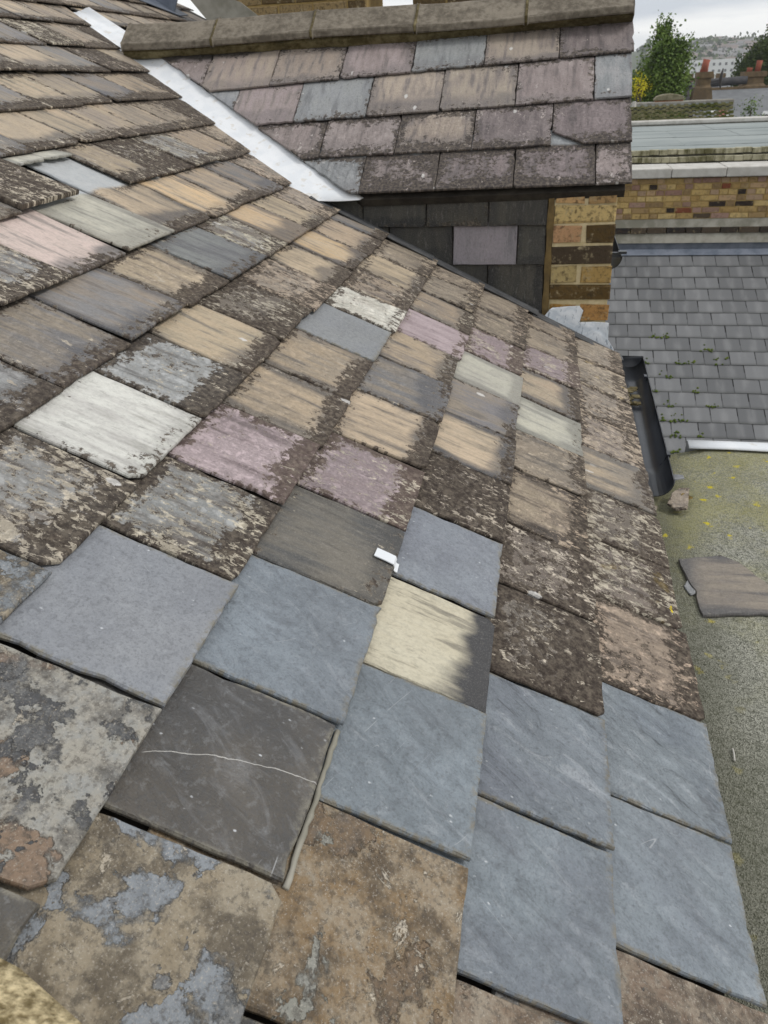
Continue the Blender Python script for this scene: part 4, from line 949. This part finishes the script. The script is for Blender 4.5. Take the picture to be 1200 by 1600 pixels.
# ================================================================== TREES
LEAF1 = mat_leaf('birch_leaf', (.09, .15, .03), (.17, .24, .055), (.06, .105, .022))
LEAF2 = mat_leaf('dark_leaf', (.05, .075, .022), (.085, .115, .035), (.030, .048, .016))
LEAF3 = mat_leaf('olive_leaf', (.10, .12, .035), (.16, .17, .05), (.06, .08, .02))
LEAFY = mat_leaf('yellow_leaf', (.55, .48, .02), (.72, .62, .03), (.40, .38, .02))
BARK = simple('bark', (.05, .04, .03), (.10, .085, .065), 8, .95, .8)
def tree(name, loc, h, crown, leafm, label, rnd, nclump=110, leaf=.10, per=26, trunk=True, cat='tree', droop=.0, group=None):
    """crown: list of (dx, dy, z, rx, rz) lobes; leaves sit in clumps through the lobes, gaps between"""
    e = empty(name, loc, label, cat, group); x0, y0, z0 = loc
    mb = MB(); top = max(c[2] for c in crown)
    mb.tube([(x0, y0, z0), (x0 + .05 * h * .1, y0, z0 + (top) * .5), (x0, y0, z0 + top)], [h * .022, h * .015, h * .004], 8)
    for i in range(9):
        c = rnd.choice(crown); zz = c[2] * rnd.uniform(.55, .9); mb.tube([(x0, y0, z0 + zz), (x0 + c[0] * .5, y0 + c[1] * .5, z0 + zz + .1 * h * .3), (x0 + c[0] + rnd.uniform(-.4, .4) * c[3], y0 + c[1] + rnd.uniform(-.4, .4) * c[3], z0 + c[2] + rnd.uniform(-.2, .4) * c[4])], [h * .008, h * .005, h * .002], 5)
    mb.build('trunk', BARK, e, True)
    V = []; F = []; tot = sum(c[3] * c[4] for c in crown)
    for c in crown:
        for q in range(max(3, int(nclump * c[3] * c[4] / tot))):
            while True:
                u = Vector((rnd.uniform(-1, 1), rnd.uniform(-1, 1), rnd.uniform(-1, 1)))
                if .25 < u.length < 1.0: break
            cc = Vector((x0 + c[0] + u.x * c[3], y0 + c[1] + u.y * c[3], z0 + c[2] + u.z * c[4])); cr_ = leaf * rnd.uniform(1.2, 3.2)
            for l in range(per):
                p = cc + Vector((rnd.gauss(0, .6), rnd.gauss(0, .6), rnd.gauss(0, .55) - droop * abs(rnd.gauss(0, 1)))) * cr_
                a = Vector((rnd.gauss(0, 1), rnd.gauss(0, 1), rnd.gauss(0, .7) - droop)).normalized() * leaf * rnd.uniform(.5, 1.1)
                b = a.cross(Vector((rnd.gauss(0, 1), rnd.gauss(0, 1), rnd.gauss(0, 1)))).normalized() * leaf * rnd.uniform(.2, .4)
                k = len(V); V += [tuple(p - a * .5), tuple(p + b), tuple(p + a * .5), tuple(p - b)]; F.append((k, k + 1, k + 2, k + 3))
    mesh('crown', V, F, leafm, e)
    return e
rt = random.Random(12)
tree('birch_tree', (3.55, 31, GZ), 8.9, [(-.12, 0, 8.6, .2, .38), (-.05, 0, 8.1, .38, .45), (.0, 0, 7.6, .55, .5), (-.2, 0, 7.1, .7, .55), (.25, 0, 7.2, .6, .6), (-.55, 0, 6.9, .45, .5), (.55, .0, 7.9, .18, .5), (.1, 0, 6.4, .72, .7), (-.4, 0, 6.1, .6, .6), (.1, 0, 5.3, .8, .8)], LEAF1, 'tall feathery green tree rising beside the end of the cross roof', rt, 560, .12, 48, droop=.25)
tree('flowering_shrub', (2.72, 29.8, GZ), 7.4, [(0, 0, 7.1, .22, .28), (.05, 0, 6.9, .2, .2)], LEAFY, 'bright yellow shrub top against the tall tree', rt, 26, .06, 26, cat='shrub')
tree('round_tree', (11.75, 52, GZ), 8.6, [(0, 0, 7.5, 1.3, 1.4), (-.9, 0, 6.9, 1.0, 1.2), (.9, 0, 7.3, 1.0, 1.2), (0, 0, 6.0, 1.6, 1.2), (-.9, 0, 5.6, 1.2, 1.2)], LEAF2, 'large rounded dark tree at the right edge', rt, 950, .17, 44, droop=.3)
tree('garden_bush', (7.0, 33.2, GZ), 6.0, [(-.05, 0, 6.05, .22, .42), (.1, 0, 5.6, .42, .35), (-.1, 0, 5.2, .5, .4)], LEAF1, 'small leafy bush in front of the blue-grey slate slope', rt, 60, .085, 24, cat='bush')
tree('garden_bush', (2.9, 28.5, GZ), 6.5, [(0, 0, 6.2, .5, .35), (-.5, 0, 6.0, .45, .35), (-.1, 0, 5.7, .6, .4)], LEAF3, 'low olive bush at the foot of the tall tree', rt, 70, .085, 24, cat='bush')
tree('hedge_tree', (14.2, 88, GZ), 6.0, [(0, 0, 5.3, 1.8, 1.3), (1.7, 0, 5.0, 1.4, 1.1), (-1.4, 0, 4.9, 1.3, 1.0)], LEAF3, 'olive tree mass behind the leaning red pot', rt, 130, .2, 26)
tree('hedge_tree', (11.5, 95, GZ), 6.0, [(0, 0, 5.2, 1.6, 1.2), (-1.6, 0, 4.6, 1.4, 1.0)], LEAF2, 'dark tree left of the leaning red pot, below the white block', rt, 90, .2, 26)
tree('hedge_tree', (6.6, 80, GZ), 6.0, [(0, 0, 5.4, 1.3, 1.6), (.9, 0, 4.8, 1.2, 1.2)], LEAF2, 'dark tree half hidden behind the tall feathery tree', rt, 90, .2, 26)

# ================================================================== FAR TOWN
CREAM = simple('cream_render', (.60, .56, .48), (.68, .64, .56), .8, .9, .1)
REDROOF = simple('red_tile_far', (.20, .11, .08), (.27, .16, .12), 1.5, .9, .3)
TOWN = [(8.6, 66, 5, 5.9, 1.1, 'low dark-roofed house with pale wall just right of the tall feathery tree', WALLP, DSLATE), (11.6, 74, 5, 5.6, 1.2, 'grey roofed house between the flared chimney and the broad one', CREAM, SLATEF),
 (15.4, 80, 6, 5.6, 1.3, 'grey roofed house just left of the large rounded tree', CEMENT, SLATEF), (4.6, 100, 7, 5.8, 1.5, 'grey terrace showing left of the tall feathery tree', WALLP, SLATEF),
 (14.0, 112, 6, 5.9, 1.6, 'red-roofed cream house right of the tall feathery tree, below the hill', CREAM, REDROOF), (20.5, 120, 7, 5.8, 1.6, 'brown-grey terrace above the broad chimney', CHB, DSLATE),
 (22.0, 165, 9, 6.2, 1.9, 'white house with grey roof at the foot of the white block', WHITE, SLATEF), (30.0, 180, 9, 6.0, 2.0, 'cream house with red roof below the white block', CREAM, REDROOF), (14.5, 190, 9, 6.6, 2.0, 'long pale house left of the white block, half behind the tall tree', WHITE, DSLATE), (36.5, 230, 10, 6.6, 2.2, 'pale terrace at the right foot of the far hill', WALLP, SLATEF)]
for (x, y, w, hw, hr, lab, wa, ro) in TOWN:
    hw = -GZ - .0175 * y - hr + (hw - 5.8) * .4
    e = house_far('terrace_house', (x, y, GZ), w, 7, hw, hr, lab, 'house', wa, ro)
    MB().box(x - w * .3, x - w * .3 + .7, y - .3, y + .4, GZ + hw, GZ + hw + hr + .7).build('chimney', CHB, e)
    for k in range(3):
        xx = x - w * .35 + k * w * .3; fr_ = MB().box(xx, xx + .9, y - 3.56, y - 3.5, GZ + hw - 1.9, GZ + hw - .6).build('window', WHITE, e); MB().box(xx + .1, xx + .8, y - 3.6, y - 3.57, GZ + hw - 1.8, GZ + hw - .7).build('pane', GLASS, fr_)
wbk = empty('apartment_block', (62, 350, GZ), 'long white apartment block at the foot of the far hill', 'building')
MB().box(47.5, 75, 350, 360, GZ, 1.2).build('wall', WHITE, wbk)
for r in range(2):
    for i in range(12):
        x = 49 + i * 2.15; MB().box(x, x + .8, 349.9, 350.05, -1.4 - r * 2.2 + .6, -.5 - r * 2.2 + .6).build('window', SLATEF, wbk)
mb = MB(); nx, ny = 40, 16
def hz(x, y):
    t = max(0, min(1, (y - 380) / 330)); t = t * t * (3 - 2 * t)
    ridge_ = 10.5 + 3.0 * math.exp(-((x - 128) / 40) ** 2) + 2.2 * math.sin(x * .021 + .6) + 1.0 * math.sin(x * .07)
    return GZ + t * (ridge_ - GZ - 1.5)
for j in range(ny + 1):
    for i in range(nx + 1):
        x = -260 + i * 22; y = 380 + j * 30; mb.V.append((x, y, hz(x, y) - .3))
mb.F = [(j * (nx + 1) + i, j * (nx + 1) + i + 1, (j + 1) * (nx + 1) + i + 1, (j + 1) * (nx + 1) + i) for j in range(ny) for i in range(nx)]
o = mb.build('hill', simple('hill_green', (.05, .07, .035), (.10, .105, .07), .03, .95, 0), None, True); o['kind'] = 'structure'
# one gabled cottage, copied up the hillside
FW = [simple('far_wall_a', (.55, .52, .48), (.62, .60, .56), .2, .9, 0), simple('far_wall_b', (.44, .40, .37), (.50, .46, .42), .2, .9, 0), simple('far_wall_c', (.66, .65, .64), (.70, .69, .67), .2, .9, 0)]
FR = [simple('far_roof_a', (.16, .155, .16), (.24, .23, .23), .2, .9, 0), simple('far_roof_b', (.19, .15, .135), (.24, .19, .17), .2, .9, 0)]
cm_ = []
for a in range(3):
    for b in range(2):
        me = bpy.data.meshes.new('hillside_house')
        V = [(-3.5, -3, -2), (3.5, -3, -2), (3.5, 3, -2), (-3.5, 3, -2), (-3.5, -3, 3.6), (3.5, -3, 3.6), (3.5, 3, 3.6), (-3.5, 3, 3.6), (-3.7, 0, 5.6), (3.7, 0, 5.6), (-3.7, -3.3, 3.5), (3.7, -3.3, 3.5), (-3.7, 3.3, 3.5), (3.7, 3.3, 3.5)]
        Fc = [(0, 1, 5, 4), (1, 2, 6, 5), (2, 3, 7, 6), (3, 0, 4, 7), (10, 11, 9, 8), (9, 13, 12, 8), (4, 8, 7), (5, 6, 9)]
        bw = len(V)
        for wx in (-2.2, 0, 2.2):
            for wz in (.3, 2.2): k = len(V); V += [(wx - .5, -3.04, wz), (wx + .5, -3.04, wz), (wx + .5, -3.04, wz + 1.2), (wx - .5, -3.04, wz + 1.2)]; Fc.append((k, k + 1, k + 2, k + 3))
        me.from_pydata(V, [], Fc); me.materials.append(FW[a]); me.materials.append(FR[b]); me.materials.append(GLASS)
        for i, p in enumerate(me.polygons): p.material_index = 1 if i in (4, 5) else (2 if i >= 8 else 0)
        me.update(); cm_.append(me)
rh = random.Random(77)
for r in range(15):
    y = 430 + r * 19
    xa, xb = .098 * y, .215 * y; n = 15
    for i in range(n):
        x = xa + (xb - xa) * (i + rh.uniform(-.3, .3)) / (n - 1)
        o = bpy.data.objects.new('hillside_house', rh.choice(cm_)); COL.objects.link(o); o.location = (x, y + rh.uniform(-5, 5), hz(x, y)); o.rotation_euler = (0, 0, rh.choice([0, 0, .2, -.25, 1.57, .1])); s_ = rh.uniform(.55, .85); o.scale = (s_, s_, s_ * rh.uniform(.75, 1.0))
        setp(o, 'tiny pale house among many on the far hillside', 'house', 'houses scattered up the far hillside')
V = []; F = []
for i in range(420):
    y = rh.uniform(425, 745); x = y * rh.uniform(.09, .22); z = hz(x, y) + rh.uniform(0, 2.5); s_ = rh.uniform(1.2, 3.2)
    if y > 725: s_ *= 1.5
    for q in range(9):
        p = Vector((x, y, z)) + Vector((rh.gauss(0, .6), rh.gauss(0, .6), abs(rh.gauss(0, .5)))) * s_; a = Vector((rh.gauss(0, 1), rh.gauss(0, 1), rh.gauss(0, 1))).normalized() * s_ * .6; b = a.cross(Vector((rh.gauss(0, 1), rh.gauss(0, 1), rh.gauss(0, 1)))).normalized() * s_ * .5
        k = len(V); V += [tuple(p - a), tuple(p + b), tuple(p + a), tuple(p - b)]; F.append((k, k + 1, k + 2, k + 3))
o = mesh('hillside_wood', V, F, LEAF2); setp(o, 'dark tree tops between the houses on the far hill', 'wood', kind='stuff')

# ================================================================== AIR
hm = bpy.data.materials.new('haze_air'); hm.use_nodes = True; ht = hm.node_tree; ht.nodes.clear()
ho = ht.nodes.new('ShaderNodeOutputMaterial'); hv = ht.nodes.new('ShaderNodeVolumePrincipled')
hv.inputs['Color'].default_value = (.93, .96, 1.0, 1); hv.inputs['Density'].default_value = .00042; hv.inputs['Anisotropy'].default_value = .2
ht.links.new(hv.outputs[0], ho.inputs['Volume'])
o = MB().box(-303, 663, -203, 883, GZ - 1.0, 20.0).build('haze', hm); o['kind'] = 'stuff'
